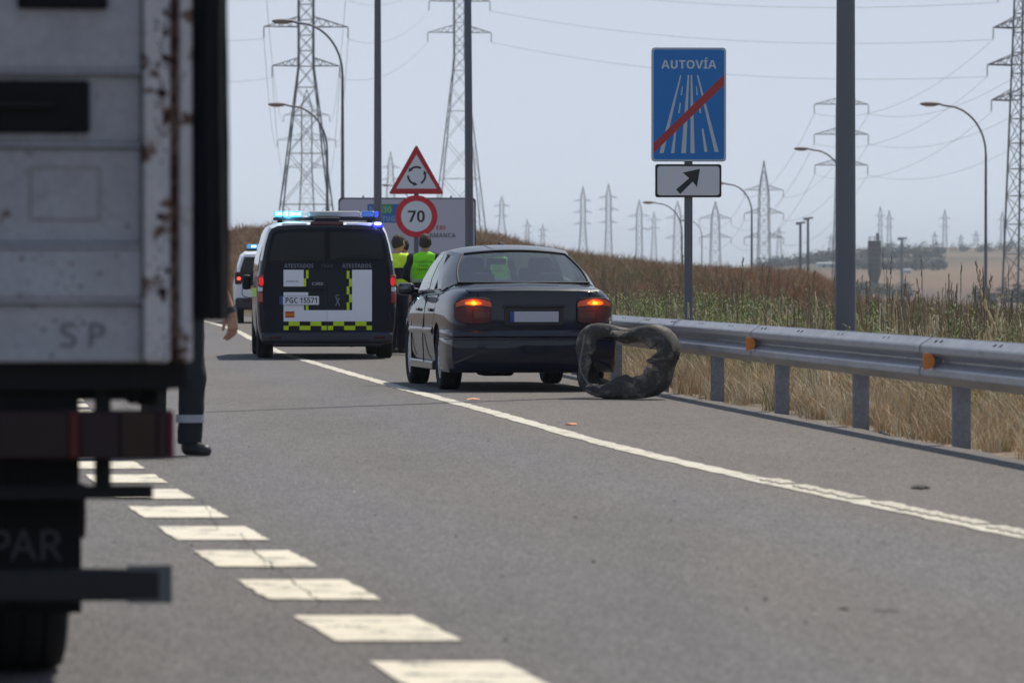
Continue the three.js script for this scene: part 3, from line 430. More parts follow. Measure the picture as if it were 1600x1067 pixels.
// ---------- dark saloon car ----------
{
  const yaw = rad(7.5), car = thing('saloon_car', 'dark blue saloon car stopped on the shoulder with orange hazard lights lit', 'car', [0.222, 0, -48.8], yaw); car.scale.x = .945;
  const paint = phys([0.007, 0.010, 0.021], { roughness: 0.4, specularIntensity: .25, clearcoat: .62, clearcoatRoughness: 0.03 });
  const trim = phys([0.014, 0.015, 0.018], { roughness: 0.35, clearcoat: 0.4 }), chrome = std([0.55, 0.55, 0.56], 0.18, 0.9);
  const S = (s, w, yb, ysh, yt, crown = 0.02, belly = .0) => ({ z: -s, pts: [[0, yb + belly], [.55 * w, yb + belly], [.80 * w, yb], [.93 * w, yb + .035], [.972 * w, lerp(yb, .58, .4)], [.995 * w, lerp(yb, .58, .8)], [1.0 * w, lerp(ysh, yb, .42)], [.994 * w, lerp(ysh, yb, .27)], [.978 * w, lerp(ysh, yb, .15)], [.955 * w, ysh - .05], [.925 * w, ysh - .015], [.885 * w, lerp(ysh, yt, .3)], [.80 * w, lerp(ysh, yt, .8)], [.6 * w, yt + crown * .4], [0, yt + crown]] });
  const st = [S(0.03, .69, .36, .87, .955), S(0.036, .74, .33, .895, .985), S(0.055, .785, .31, .915, 1.003), S(0.09, .822, .29, .932, 1.014), S(0.15, .85, .27, .948, 1.022), S(0.26, .873, .25, .963, 1.03), S(0.42, .888, .23, .975, 1.04), S(0.6, .893, .22, .982, 1.055), S(0.95, .9, .2, .985, 1.065), S(1.3, .9, .2, .98, 1.0), S(1.8, .9, .2, .975, .985), S(2.4, .9, .2, .965, .975), S(3.0, .898, .2, .955, .965), S(3.4, .893, .2, .94, .965), S(3.8, .885, .2, .91, .95), S(4.2, .868, .22, .855, .89), S(4.5, .825, .24, .79, .82), S(4.68, .76, .27, .72, .745), S(4.775, .62, .32, .6, .63)].map(s => s);
  let body = shell(st, 0.6);
  const arch = z => [cyl(0.352, 0.352, 0.42, 36, .83, .325, z, 0, 0, Math.PI / 2), cyl(0.352, 0.352, 0.42, 36, -.83, .325, z, 0, 0, Math.PI / 2)];
  body = cut(body, [...arch(-1.11), ...arch(-3.94)]);
  mesh('body', body, paint, car);
  // greenhouse: columns run from belt line to roof edge
  const cols = [[.80, .70, 1.075, 1.54, .555, 1.368], [1.02, .80, 1.03, 1.62, .58, 1.376], [1.28, .838, .985, 1.76, .60, 1.383], [1.62, .848, .98, 1.98, .628, 1.402], [2.16, .85, .975, 2.27, .636, 1.405], [2.24, .85, .974, 2.33, .636, 1.405], [2.85, .845, .97, 2.64, .632, 1.40], [3.36, .83, .965, 2.9, .622, 1.392], [3.62, .78, .965, 3.0, .60, 1.385]];
  const vs = [0, .07, .35, .65, .9, 1];
  const P = (c, v, s) => { const [b, bw, by, r, rw, ry] = cols[c]; return [s * (lerp(bw, rw, v) + 0.036 * Math.sin(v * Math.PI)), lerp(by, ry, v), -lerp(b, r, v)]; };
  const patch = (c0, c1, v0, v1, s) => { const rows = []; for (let v = v0; v <= v1; v++) { const r = []; for (let c = c0; c <= c1; c++) r.push(P(c, vs[v], s)); rows.push(r); } return gridGeo(rows, false, 0); };
  for (const s of [-1, 1]) {
    mesh('roof_pillar', [patch(0, 2, 0, 5, s), patch(2, 8, 0, 1, s), patch(2, 8, 4, 5, s), patch(7, 8, 1, 4, s)], paint, car);
    mesh('window_pillar', [patch(4, 5, 1, 4, s), ...[[3, .03]].map(([c, w]) => { const a = P(c, .07, s), b = P(c, .9, s); return bar(V(...a), V(...b), 0.018, 0.018, 5); })], blackPlastic, car);
    for (const [a, b] of [[2, 4], [5, 7]]) mesh('side_window', patch(a, b, 1, 4, s), clearGlass, car);
    mesh('window_trim', [tube([P(2, .06, s), P(4, .06, s), P(7, .05, s)].map(p => [p[0] + s * .006, p[1], p[2]]), 0.009, 6, 16)], trim, car);
    // belt-to-deck filler is the shell itself; door seams, handles, rub strip, sill
    mesh('rub_strip', [gridGeo([.62, .585, .55].map((y, i) => [0.8, 1.48, 1.5, 2.2, 2.9, 3.55].filter(z => z > 1.47).map(z => [s * (.903 + (i === 1 ? .014 : .002)), y, -z])), false, 0)], trim, car);
    for (const z of [1.55, 2.62]) mesh('door_handle', [rbox(0.02, 0.035, 0.2, 0.009, s * .905, .80, -z - .12)], paint, car);
    mesh('sill', [rbox(0.05, 0.09, 2.05, 0.02, s * .875, .235, -2.52)], trim, car);
    for (const pts of [[[.915, -2.26, .25], [.925, -2.26, .6], [.885, -2.24, .95]], [[.90, -3.45, .3], [.91, -3.45, .6], [.87, -3.4, .93]], [[.915, -1.46, .62], [.905, -1.36, .8], [.87, -1.3, .96]]]) mesh('door_seam', tube(pts.map(p => [s * (p[0] - .018), p[2], p[1]]), 0.006, 5, 10), undersideMat, car);
    const mm = mesh('mirror', [rbox(.19, .13, .11, .045, s * .985, 1.01, -3.18), bar(V(s * .85, .99, -3.2), V(s * .95, 1.0, -3.19), .03, .03, 8)], paint, car);
    const mgl = new THREE.SphereGeometry(1, 16, 8, 0, Math.PI * 2, 0, Math.PI / 2); mgl.scale(.08, .008, .05); mesh('mirror_glass', at(mgl, s * .985, 1.01, -3.128, Math.PI / 2), phys([.08, .09, .1], { roughness: .05, metalness: .9 }), mm);
  }
  const across = (c, v0, v1, nv, bulge) => { const rows = []; for (let i = 0; i <= nv; i++) { const v = lerp(v0, v1, i / nv), a = P(c, v, -1), r = []; for (let k = 0; k <= 16; k++) { const t = -1 + k / 8, q = 1 - t * t; r.push([-a[0] * t, a[1] + bulge[1] * q * v, a[2] + bulge[0] * q]); } rows.push(r); } return rows; };
  const rw = across(0, 0, 1, 8, [0.09, 0.035]);
  const sub = (r0, r1, k0, k1) => gridGeo(rw.slice(r0, r1 + 1).map(r => r.slice(k0, k1 + 1)), false, 0);
  mesh('rear_window', gridGeo(rw, false, 0), phys([0.40, 0.54, 0.56], { roughness: 0.02, transmission: 1, thickness: 0, ior: 1.85 }), car);
  const frame = (rows, o, r) => { const a = rows[0], b = rows.at(-1), L = rows.map(q => q[0]), R = rows.map(q => q.at(-1)); return [a, b, L, R].map(e => tube(e.map(p => [p[0], p[1], p[2] + o]), r, 6, 20)); };
  mesh('window_seal', frame(rw, 0.004, 0.014), blackPlastic, car);
  mesh('windscreen', gridGeo(across(8, 0, 1, 6, [-0.16, 0.04]), false, 0), clearGlass, car);
  { const rows = []; for (let c = 0; c <= 8; c++) { const a = P(c, 1, -1), r = [], bz = c === 0 ? 0.09 : c === 1 ? .06 : c === 8 ? -0.16 : c === 7 ? -.12 : 0; for (let k = 0; k <= 16; k++) { const t = -1 + k / 8, q = 1 - t * t, e = 1 - Math.pow(Math.abs(t), 3); r.push([-a[0] * t, a[1] + 0.046 * e + 0.016 * q * Math.sin(c / 8 * Math.PI), a[2] + bz * q]); } rows.push(r); } mesh('roof', gridGeo(rows, false, 0), paint, car); }
  mesh('cowl', [box(1.5, .02, .5, 0, .975, -3.55)], blackPlastic, car);
  // boot lid edge, plate recess, lamps, bumper
  mesh('boot_seam', [tube([[-.60, .99, -.02], [-.575, .90, -.028], [-.43, .66, -.028]].map(p => [p[0], p[1], p[2] - .008]), 0.005, 5, 14), tube([[.60, .99, -.02], [.575, .90, -.028], [.43, .66, -.028]].map(p => [p[0], p[1], p[2] - .008]), 0.005, 5, 14)], undersideMat, car);
  { const rows = []; for (let i = 0; i <= 5; i++) { const v = i / 5; rows.push(Array.from({ length: 17 }, (_, k) => { const t = -1 + k / 8; return [t * .70, .992 + .022 * Math.sin(v * Math.PI) + (1 - t * t) * .008, -.022 - v * .09 - Math.abs(t) ** 3 * .06]; })); } mesh('boot_lip', gridGeo(rows, false, 0), paint, car); }
  mesh('plate_recess', [extr(rrect(.62, .17, .03), .012, .004, 0, .745, -.034)], std([0.008, .009, .011], .5), car);
  numberPlate(car, 0, .742, -.012, '', .52, .11);
  mesh('boot_trim', [rbox(.66, .028, .03, .01, 0, .845, -.022)], paint, car);
  const lampPath = [[.455, .004], [.475, .008], [.55, .006], [.64, -.002], [.71, -.016], [.755, -.036], [.79, -.058], [.818, -.086], [.835, -.112]];
  for (const s of [-1, 1]) {
    const lamp = new THREE.Group(); lamp.name = 'tail_light'; car.add(lamp);
    const top = k => [.878, .902, .918, .924, .922, .914, .90, .882, .85][k], bot = k => [.715, .69, .68, .678, .68, .688, .70, .72, .76][k];
    const band = (f0, f1, proud, k0 = 0, k1 = 8) => { const rows = []; for (let i = 0; i <= 4; i++) { const f = lerp(f0, f1, i / 4); rows.push(lampPath.slice(k0, k1 + 1).map((p, j) => [s * (p[0] + proud * .4 * sstep(3, 6, j + k0)), lerp(bot(j + k0), top(j + k0), f), p[1] + proud * (1 - .5 * sstep(4, 7, j + k0))])); } return gridGeo(rows, false, 0); };
    mesh('red_lens', [band(0, 1, .006)], darkRedLens, lamp);
    mesh('reverse_lens', [band(.2, .45, .0085, 1, 3)], phys([.07, .025, .025], { roughness: .2, clearcoat: .5, specularIntensity: .5 }), lamp);
    mesh('indicator_lens', [band(.72, .97, .008, 0, 7)], phys([0.26, 0.038, 0.007], { roughness: .25, clearcoat: .6, emissive: lin(1, .12, .006), emissiveIntensity: .05 }), lamp);
    const bulb = new THREE.SphereGeometry(1, 12, 8); bulb.scale(.092, .022, .012); mesh('lit_bulb', at(bulb, s * .645, .876, .002, 0, s * .12), phys([.6, .2, .02], { emissive: lin(1, .14, .006), emissiveIntensity: .7 }), lamp); const core = new THREE.SphereGeometry(1, 12, 8); core.scale(.034, .017, .012); mesh('lit_bulb', at(core, s * .635, .874, .008), phys([.9, .5, .1], { emissive: lin(1, .42, .03), emissiveIntensity: 1.2 }), lamp);
    mesh('lamp_seal', [band(.665, .71, .0065)], blackPlastic, lamp);
    for (const f of [k => bot(k) - .004, k => top(k) + .004]) mesh('lamp_seal', [tube(lampPath.map((p, k) => [s * p[0], f(k), p[1]]), .006, 5, 20)], blackPlastic, lamp);
    const pl = new THREE.PointLight(new THREE.Color(1, .3, .03), 0.06); pl.position.set(s * .655, .885, .06); lamp.add(pl);
  }
  { const prof = [[-.03, .612], [.012, .605], [.034, .585], [.040, .55], [.026, .535], [.026, .525], [.040, .512], [.046, .46], [.044, .36], [.03, .285], [.0, .225], [-.05, .19], [-.14, .185]];
    const path = [[-.905, -.74, -1, 0], [-.907, -.5, -1, 0], [-.902, -.3, -1, 0], [-.885, -.17, -.95, .3], [-.84, -.09, -.7, .7], [-.765, -.036, -.4, .92], [-.6, .002, -.1, 1], [-.3, .03, 0, 1], [0, .036, 0, 1], [.3, .03, 0, 1], [.6, .002, .1, 1], [.765, -.036, .4, .92], [.84, -.09, .7, .7], [.885, -.17, .95, .3], [.902, -.3, 1, 0], [.907, -.5, 1, 0], [.905, -.74, 1, 0]];
    mesh('bumper', gridGeo(prof.map(([o, y]) => path.map(([x, z, nx, nz]) => [x + nx * o * (Math.abs(nx) > .9 ? .25 : .7), y, z + nz * o])), false, .5), paint, car);
    mesh('bumper_strip', gridGeo([[.028, .536], [.046, .53], [.046, .518], [.028, .512]].map(([o, y]) => path.slice(2, 15).map(([x, z, nx, nz]) => [x + nx * o * .4, y, z + nz * o])), false, .6), trim, car);
    mesh('rear_valance', [box(1.3, .1, .5, 0, .24, -.38), box(1.5, .03, 3.2, 0, .2, -2.3)], undersideMat, car);
    mesh('exhaust_pipe', [cyl(.026, .026, .2, 12, -.42, .20, -.12, Math.PI / 2), cyl(.026, .026, .2, 12, -.35, .20, -.12, Math.PI / 2), rbox(.36, .14, .5, .05, -.35, .22, -.5)], undersideMat, car);
  }
  for (const s of [-1, 1]) { wheel(car, .327, .23, .215, s * .765, -1.11, 10, s); wheel(car, .327, .225, .215, s * .76, -3.94, 10, s); }
  // cabin seen through the glass
  const cloth = std([0.03, 0.032, 0.036], .9);
  const cabin = new THREE.Group(); cabin.name = 'cabin'; car.add(cabin);
  mesh('parcel_shelf', [box(1.3, .02, .5, 0, 1.06, -1.12)], cloth, cabin);
  for (const s of [-1, 1]) { mesh('seat', [rbox(.46, .42, .12, .05, s * .38, 1.02, -2.22, -.15), rbox(.1, .1, .03, .01, s * .38, 1.22, -2.2)], cloth, cabin); mesh('headrest', [rbox(.27, .17, .1, .045, s * .38, 1.25, -2.19)], cloth, cabin); mesh('headrest', [rbox(.25, .12, .09, .04, s * .36, 1.12, -1.36)], cloth, cabin); }
  mesh('rear_seat', [rbox(1.25, .22, .14, .06, 0, .99, -1.40, -.2)], cloth, cabin);
  mesh('dashboard', [rbox(1.4, .12, .4, .05, 0, .98, -3.15)], cloth, cabin);
  { const g = new THREE.TorusGeometry(.185, .016, 8, 28); mesh('steering_wheel', at(g, -.38, 1.02, -2.86, -.4), cloth, cabin); }
  mesh('interior_mirror', [rbox(.22, .06, .03, .02, 0, 1.3, -2.95)], cloth, cabin);
  mesh('brake_light', [rbox(.28, .03, .05, .01, 0, 1.085, -.95)], darkRedLens, cabin);
}

// ---------- police van ----------
const navy = phys([0.007, 0.009, 0.017], { roughness: 0.35, specularIntensity: .3, clearcoat: .45, clearcoatRoughness: .05 }), policeWhite = phys([0.72, 0.73, 0.75], { roughness: 0.35, clearcoat: .8 });
const blueLit = phys([0.15, 0.45, 0.8], { roughness: .3, emissive: lin(0.06, 0.46, 1.0), emissiveIntensity: 1.1 }), blueGlare = phys([.6, .8, .9], { emissive: lin(.66, .92, 1.0), emissiveIntensity: 1.6 });
const blueDim = phys([0.03, 0.12, 0.34], { roughness: .25, clearcoat: 1, emissive: lin(.02, .1, .4), emissiveIntensity: .25 });
{
  const yaw = rad(4.2), van = thing('police_van', 'dark police van with green chequered rear doors and blue light bar', 'van', [-2.555, 0, -68], yaw);
  const S = (s, w, k, top) => ({ z: -s, pts: [[0, .20], [.80 * w, .20], [.945 * w, .27], [.985 * w, .45], [1.0 * w, .72], [1.0 * w, .98], [.985 * w, 1.16], [.955 * w, 1.36], [.91 * w, 1.58], [.862 * w, lerp(1.58, top, .55)], [.82 * w, lerp(1.58, top, .8)], [.72 * w, lerp(1.58, top, .94)], [.45 * w, lerp(1.58, top, .99)], [0, top]].map(([x, y]) => [x, y > 1.16 && k < 1 ? lerp(1.05, y, k) : y]) });
  const st = [S(.015, .90, 1, 1.80), S(.03, .935, 1, 1.855), S(.08, .958, 1, 1.885), S(.3, .964, 1, 1.905), S(1.2, .964, 1, 1.91), S(2.6, .964, 1, 1.91), S(3.4, .962, 1, 1.89), S(3.75, .955, .82, 1.87), S(4.3, .94, .28, 1.8), S(4.7, .9, .05, 1.75), S(5.0, .82, -.1, 1.7), S(5.14, .68, -.3, 1.7)];
  let g = shell(st, .5);
  const arch = z => [-1, 1].map(s => cyl(0.37, 0.37, 0.44, 32, s * .9, .34, z, 0, 0, Math.PI / 2));
  g = cut(g, [...arch(-1.04), ...arch(-4.24)]);
  { // white above the belt, dark below: printed livery per face
    const p = g.attributes.position, a = [], b = []; for (let i = 0; i < p.count; i += 3) { const y = (p.getY(i) + p.getY(i + 1) + p.getY(i + 2)) / 3, z = Math.min(p.getZ(i), p.getZ(i + 1), p.getZ(i + 2)); (y > 1.36 && z < -.05 ? a : b).push(i, i + 1, i + 2); }
    const pick = l => { const n = new THREE.BufferGeometry(); for (const k of ['position', 'normal', 'uv']) { const s = g.attributes[k], o = new Float32Array(l.length * s.itemSize); l.forEach((v, j) => { for (let c = 0; c < s.itemSize; c++) o[j * s.itemSize + c] = s.array[v * s.itemSize + c]; }); n.setAttribute(k, new THREE.BufferAttribute(o, s.itemSize)); } return n; };
    mesh('body', pick(b), navy, van); mesh('upper_body', pick(a), policeWhite, van);
  }
  // rear doors carry the livery print
  const k = 1024 / 1.8, print = canvasTex(1024, 1024, (c, W) => {
    const R = (x0, y0, x1, y1, col) => { c.fillStyle = col; c.fillRect((x0 + .9) * k, (1.98 - y1) * k, (x1 - x0) * k, (y1 - y0) * k); };
    const dark = '#12151f', white = '#dcdde2', lime = '#b8d524', pan = '#20232a';
    c.fillStyle = dark; c.fillRect(0, 0, W, W);
    const q = (px, py) => [(px - 516) / 113, EYE - (py - HORIZON) / 113], RR = (a, b, e, f, col) => { const m = q(a, b), n = q(e, f); R(m[0], n[1], n[0], m[1], col); };
    RR(448, 421.5, 586, 502.5, white); RR(486.5, 421.5, 548, 484.5, pan); RR(440, 447.5, 487, 456.5, dark);
    RR(479.5, 421.5, 487, 447.5, '#14161a'); RR(483, 422, 487, 435, lime); RR(479.5, 435, 483.4, 447.5, lime); RR(480, 471, 487, 484.5, '#14161a'); RR(482.6, 472, 487, 484.5, lime);
    RR(546, 421.5, 555, 484.5, '#14161a'); for (let i = 0; i < 5; i++) RR(i % 2 ? 550.2 : 546.5, 423 + i * 12.3, i % 2 ? 555 : 551, 435.3 + i * 12.3, lime);
    RR(448, 502, 586, 515.5, '#14161a'); for (const [a, b] of [[456, 473], [490, 507], [525.5, 542.5], [560, 577.5]]) RR(a, 502, b, 509, lime); for (const [a, b] of [[448, 456], [473, 490], [507, 515.5], [517, 525.5], [542.5, 560], [577.5, 586]]) RR(a, 508.6, b, 515.5, lime);
    RR(450.5, 486.5, 465, 496, '#a6331f'); RR(450.5, 489, 465, 493.6, '#c57a22');
    c.textAlign = 'center'; c.textBaseline = 'alphabetic';
    const txt = (s, px, py, wpx, size, col) => { const m = q(px, py); c.fillStyle = col; c.font = `bold ${size}px sans-serif`; const tw = c.measureText(s).width; c.save(); c.translate((m[0] + .9) * k, (1.98 - m[1]) * k); c.scale(wpx / 113 * k / tw, 1); c.fillText(s, 0, 0); c.restore(); };
    txt('ATESTADOS', 472, 418.5, 46, 44, '#777b8a'); txt('TRAF', 516, 418, 20, 36, '#454957'); txt('ATESTADOS', 562.5, 418.5, 46, 44, '#777b8a');
    txt('C302', 501, 445.5, 18, 32, '#9c9fa8'); txt('GUARDIA CIVIL', 462, 441, 20, 18, '#5b606c');
    c.strokeStyle = '#858890'; c.lineWidth = 6; const e = q(532.5, 468), ex = (e[0] + .9) * k, ey = (1.98 - e[1]) * k; c.beginPath(); c.arc(ex, ey - 22, 14, .6, 5.6); c.stroke(); c.beginPath(); c.moveTo(ex + 12, ey - 6); c.lineTo(ex - 16, ey + 46); c.moveTo(ex - 10, ey - 4); c.lineTo(ex + 16, ey + 48); c.stroke();
  });
  const doorMat = phys([1, 1, 1], { map: print, roughness: .4, specularIntensity: .35 });
  const halfDoor = s => { const p = [[.005, .36], [.80, .36], [.865, .46], [.885, .75], [.885, 1.0], [.868, 1.2], [.838, 1.42], [.795, 1.62], [.755, 1.74], [.70, 1.785], [.4, 1.805], [.005, 1.812]].map(([x, y]) => [s * x, y]); return poly(s > 0 ? p : p.reverse()); };
  for (const s of [-1, 1]) {
    const dg = extr(halfDoor(s), .022, .004); planeUV(dg, -.9, 1.98 - 1.8, 1.8, 1.8);
    const door = mesh('rear_door', dg, doorMat, van); door.position.z = -.012;
    const wp = [[.045, 1.36], [.80, 1.36], [.772, 1.52], [.735, 1.66], [.70, 1.725], [.64, 1.742], [.045, 1.752]].map(([x, y]) => [s * x, y]);
    mesh('rear_window', extr(poly(s > 0 ? wp : wp.reverse()), .006, .002, 0, 0, .026), tintGlass, door);
    mesh('wiper', [bar(V(s * .12, 1.38, .036), V(s * .52, 1.44, .036), .008, .006, 5), bar(V(s * .12, 1.35, .034), V(s * .12, 1.39, .036), .014, .012, 6)], blackPlastic, door);
    mesh('hinge', [rbox(.03, .09, .02, .008, s * .865, .62, .022), rbox(.03, .09, .02, .008, s * .84, 1.33, .022)], blackPlastic, door);
    // roof edge stripe in white
    mesh('roof_stripe', [rbox(.35, .075, .05, .02, s * .445, 1.845, -.055)], policeWhite, van);
    const tl = new THREE.Group(); tl.name = 'tail_light'; van.add(tl);
    const lens = (y0, y1, m, name) => mesh(name, [rbox(.105, y1 - y0, .15, .025, s * .905, (y0 + y1) / 2, -.068)], m, tl);
    lens(1.0, 1.165, redLens, 'red_lens'); lens(.925, .997, clearLens, 'reverse_lens'); lens(.77, .922, redLens, 'indicator_lens');
    const bulb = new THREE.SphereGeometry(1, 10, 8); bulb.scale(.035, .06, .01); mesh('lit_bulb', at(bulb, s * .905, 1.07, .01), phys([.8, .02, .02], { emissive: lin(.9, .03, .04), emissiveIntensity: .45 }), tl);
    mesh('reflector', [rbox(.16, .035, .02, .008, s * .72, .30, .05)], darkRedLens, van);
    mesh('mirror', [rbox(.13, .22, .1, .045, s * 1.04, 1.06, -3.7), bar(V(s * .93, 1.03, -3.68), V(s * 1.0, 1.05, -3.7), .03, .03, 8)], blackPlastic, van);
    const lg = []; mesh('side_window', [gridGeo([[1.22, .972], [1.4, .944], [1.6, .893]].map(([y, x]) => [.5, 1.6, 2.8, 3.5].map(z => [s * (x * .964 + .014), y, -z])), false, 0)], tintGlass, van);
    mesh('side_stripe', [gridGeo([[.86, .968], [.98, .968]].map(([y, x]) => [.2, 1.6, 2.8, 3.6].map(z => [s * x, y, -z])), false, 0)], std([.42, .62, .03], .6), van);
    wheel(van, .335, .225, .21, s * .835, -1.04, 8, s); wheel(van, .335, .225, .21, s * .835, -4.24, 8, s);
  }
  mesh('high_brake_light', [rbox(.46, .05, .05, .015, 0, 1.872, -.045)], darkRedLens, van);
  mesh('bumper', [rbox(1.82, .17, .16, .06, 0, .295, -.03), rbox(1.5, .08, .14, .03, 0, .21, -.06)], std([.014, .016, .022], .5), van);
  mesh('underbody', [box(1.5, .06, 4.6, 0, .25, -2.5), cyl(.05, .05, 1.5, 10, 0, .3, -1.04, 0, 0, Math.PI / 2), cyl(.11, .11, .6, 12, .35, .27, -.6, Math.PI / 2)], undersideMat, van);
  numberPlate(van, -.385, .985 - .245 + .04 + .03, .028, 'PGC 15571', .55, .125);
  mesh('door_handle', [rbox(.16, .04, .03, .012, -.12, .98, .026)], blackPlastic, van);
  const lb = new THREE.Group(); lb.name = 'light_bar'; lb.position.set(-.02, 1.985, -.42); van.add(lb);
  mesh('bar_base', [rbox(1.42, .04, .3, .015, 0, -.045, 0), rbox(.07, .12, .1, .02, -.62, -.1, .0), rbox(.07, .12, .1, .02, .62, -.1, 0)], blackPlastic, lb);
  mesh('bar_housing', [rbox(.72, .085, .28, .03, .13, .02, 0)], std([.36, .36, .34], .4), lb);
  for (const [x, w] of [[-.645, .12], [-.545, .075], [-.40, .19]]) { mesh('blue_light', [rbox(w, .085, .28, .03, x, .02, 0)], blueLit, lb); mesh('flash_bulb', [rbox(w * .7, .038, .012, .005, x, .022, .142)], blueGlare, lb); }
  mesh('blue_light', [rbox(.19, .085, .28, .03, .60, .02, 0)], blueDim, lb); mesh('blue_light', [rbox(.05, .085, .26, .025, .72, .02, 0)], phys([.05, .08, .5], { emissive: lin(.06, .1, 1), emissiveIntensity: .7 }), lb);
  for (const [x, c] of [[-.5, lin(.15, .65, 1)]]) { const p = new THREE.PointLight(c, .5); p.position.set(x, .02, .2); lb.add(p); }
  const beacon = new THREE.Group(); beacon.name = 'corner_beacon'; beacon.position.set(.70, 1.865, -.03); van.add(beacon);
  mesh('beacon_base', [rbox(.16, .06, .1, .02, 0, -.025, -.02)], phys([.03, .03, .3], { emissive: lin(.05, .05, .8), emissiveIntensity: .25, roughness: .3 }), beacon); mesh('flash_bulb', [rbox(.10, .036, .03, .012, 0, .006, .035)], phys([.5, .5, .9], { emissive: lin(.62, .66, 1), emissiveIntensity: 1.6 }), beacon);
  { const p = new THREE.PointLight(lin(.2, .25, 1), .3); p.position.set(0, .01, .12); beacon.add(p); }
  mesh('roof_vent', [rbox(.36, .06, .3, .025, 0, 1.93, -.25)], blackPlastic, van);
  mesh('aerial', [bar(V(.2, 1.9, -1.2), V(.22, 2.1, -1.25), .006, .004, 6)], blackPlastic, van);
}

// ---------- white police off-roader ----------
{
  const yaw = rad(3.8), d = 120, car = thing('police_offroader', 'white police off-roader half hidden behind the van, red tail light lit', 'car', [-5.86, groundY(-5.86, -120) + .03, -d], yaw);
  const S = (s, w, yb, yt, k = 1) => ({ z: -s, pts: [[0, yb], [.85 * w, yb], [.98 * w, yb + .08], [1.0 * w, .7], [1.0 * w, .95], [.97 * w, 1.1], [.90 * w, lerp(1.1, yt, .45)], [.81 * w, lerp(1.1, yt, .85)], [.70 * w, lerp(1.1, yt, .97)], [0, yt]] });
  let g = shell([S(.0, .86, .42, 1.66), S(.04, .90, .4, 1.72), S(.2, .92, .38, 1.77), S(1, .925, .36, 1.80), S(2.4, .925, .36, 1.79), S(2.9, .92, .36, 1.68), S(3.5, .915, .36, 1.2), S(4.3, .88, .4, 1.12), S(4.7, .78, .45, 1.05)], .5);
  const arch = z => [-1, 1].map(s => cyl(.42, .42, .44, 28, s * .86, .38, z, 0, 0, Math.PI / 2));
  mesh('body', cut(g, [...arch(-.95), ...arch(-3.8)]), policeWhite, car);
  const wp = poly([[-.80, 1.02], [.80, 1.02], [.76, 1.33], [.66, 1.63], [-.66, 1.63], [-.76, 1.33]]); mesh('rear_window', extr(wp, .012, .004, 0, 0, .0), tintGlass, car);
  mesh('bumper', [rbox(1.78, .28, .16, .06, 0, .50, .02)], std([.025, .026, .028], .6), car);
  mesh('tailgate_seam', [tube([[-.68, 1.02, .004], [-.7, .7, .006], [0, .66, .008], [.7, .7, .006], [.68, 1.02, .004]], .008, 5, 40)], undersideMat, car);
  for (const s of [-1, 1]) {
    const tl = new THREE.Group(); tl.name = 'tail_light'; car.add(tl);
    mesh('red_lens', [rbox(.17, .30, .16, .03, s * .815, 1.12, -.045)], darkRedLens, tl); const b = new THREE.SphereGeometry(1, 12, 8); b.scale(.055, .05, .015); mesh('lit_bulb', at(b, s * .80, 1.11, .028), phys([.9, .1, .05], { emissive: lin(1, .10, .05), emissiveIntensity: 1.3 }), tl);
    mesh('reflector', [rbox(.2, .06, .03, .01, s * .6, .585, .1)], darkRedLens, car);
    mesh('side_window', [gridGeo([[1.14, .962], [1.3, .93], [1.55, .84]].map(([y, x]) => [.25, 1.4, 2.6].map(z => [s * (x * .925 + .006), y, -z])), false, 0)], tintGlass, car);
    wheel(car, .37, .25, .22, s * .79, -.95, 6, s); wheel(car, .37, .25, .22, s * .79, -3.8, 6, s);
  }
  numberPlate(car, 0, .80, .012, '');
  mesh('door_emblem', [rbox(.2, .16, .006, .002, -.44, .93, .006)], std([.5, .24, .06], .6), car);
  const lb = new THREE.Group(); lb.name = 'light_bar'; lb.position.set(0, 1.87, -1.2); car.add(lb);
  mesh('bar_base', [rbox(1.2, .05, .3, .02, 0, -.05, 0)], blackPlastic, lb);
  for (const s of [-1, 1]) mesh('blue_light', [rbox(.56, .12, .3, .04, s * .31, .02, 0)], phys([.10, .3, .6], { roughness: .3, emissive: lin(.06, .3, .6), emissiveIntensity: .5 }), lb);
  mesh('flash_bulb', [rbox(.12, .05, .02, .01, -.42, .03, .15)], blueGlare, lb);
}

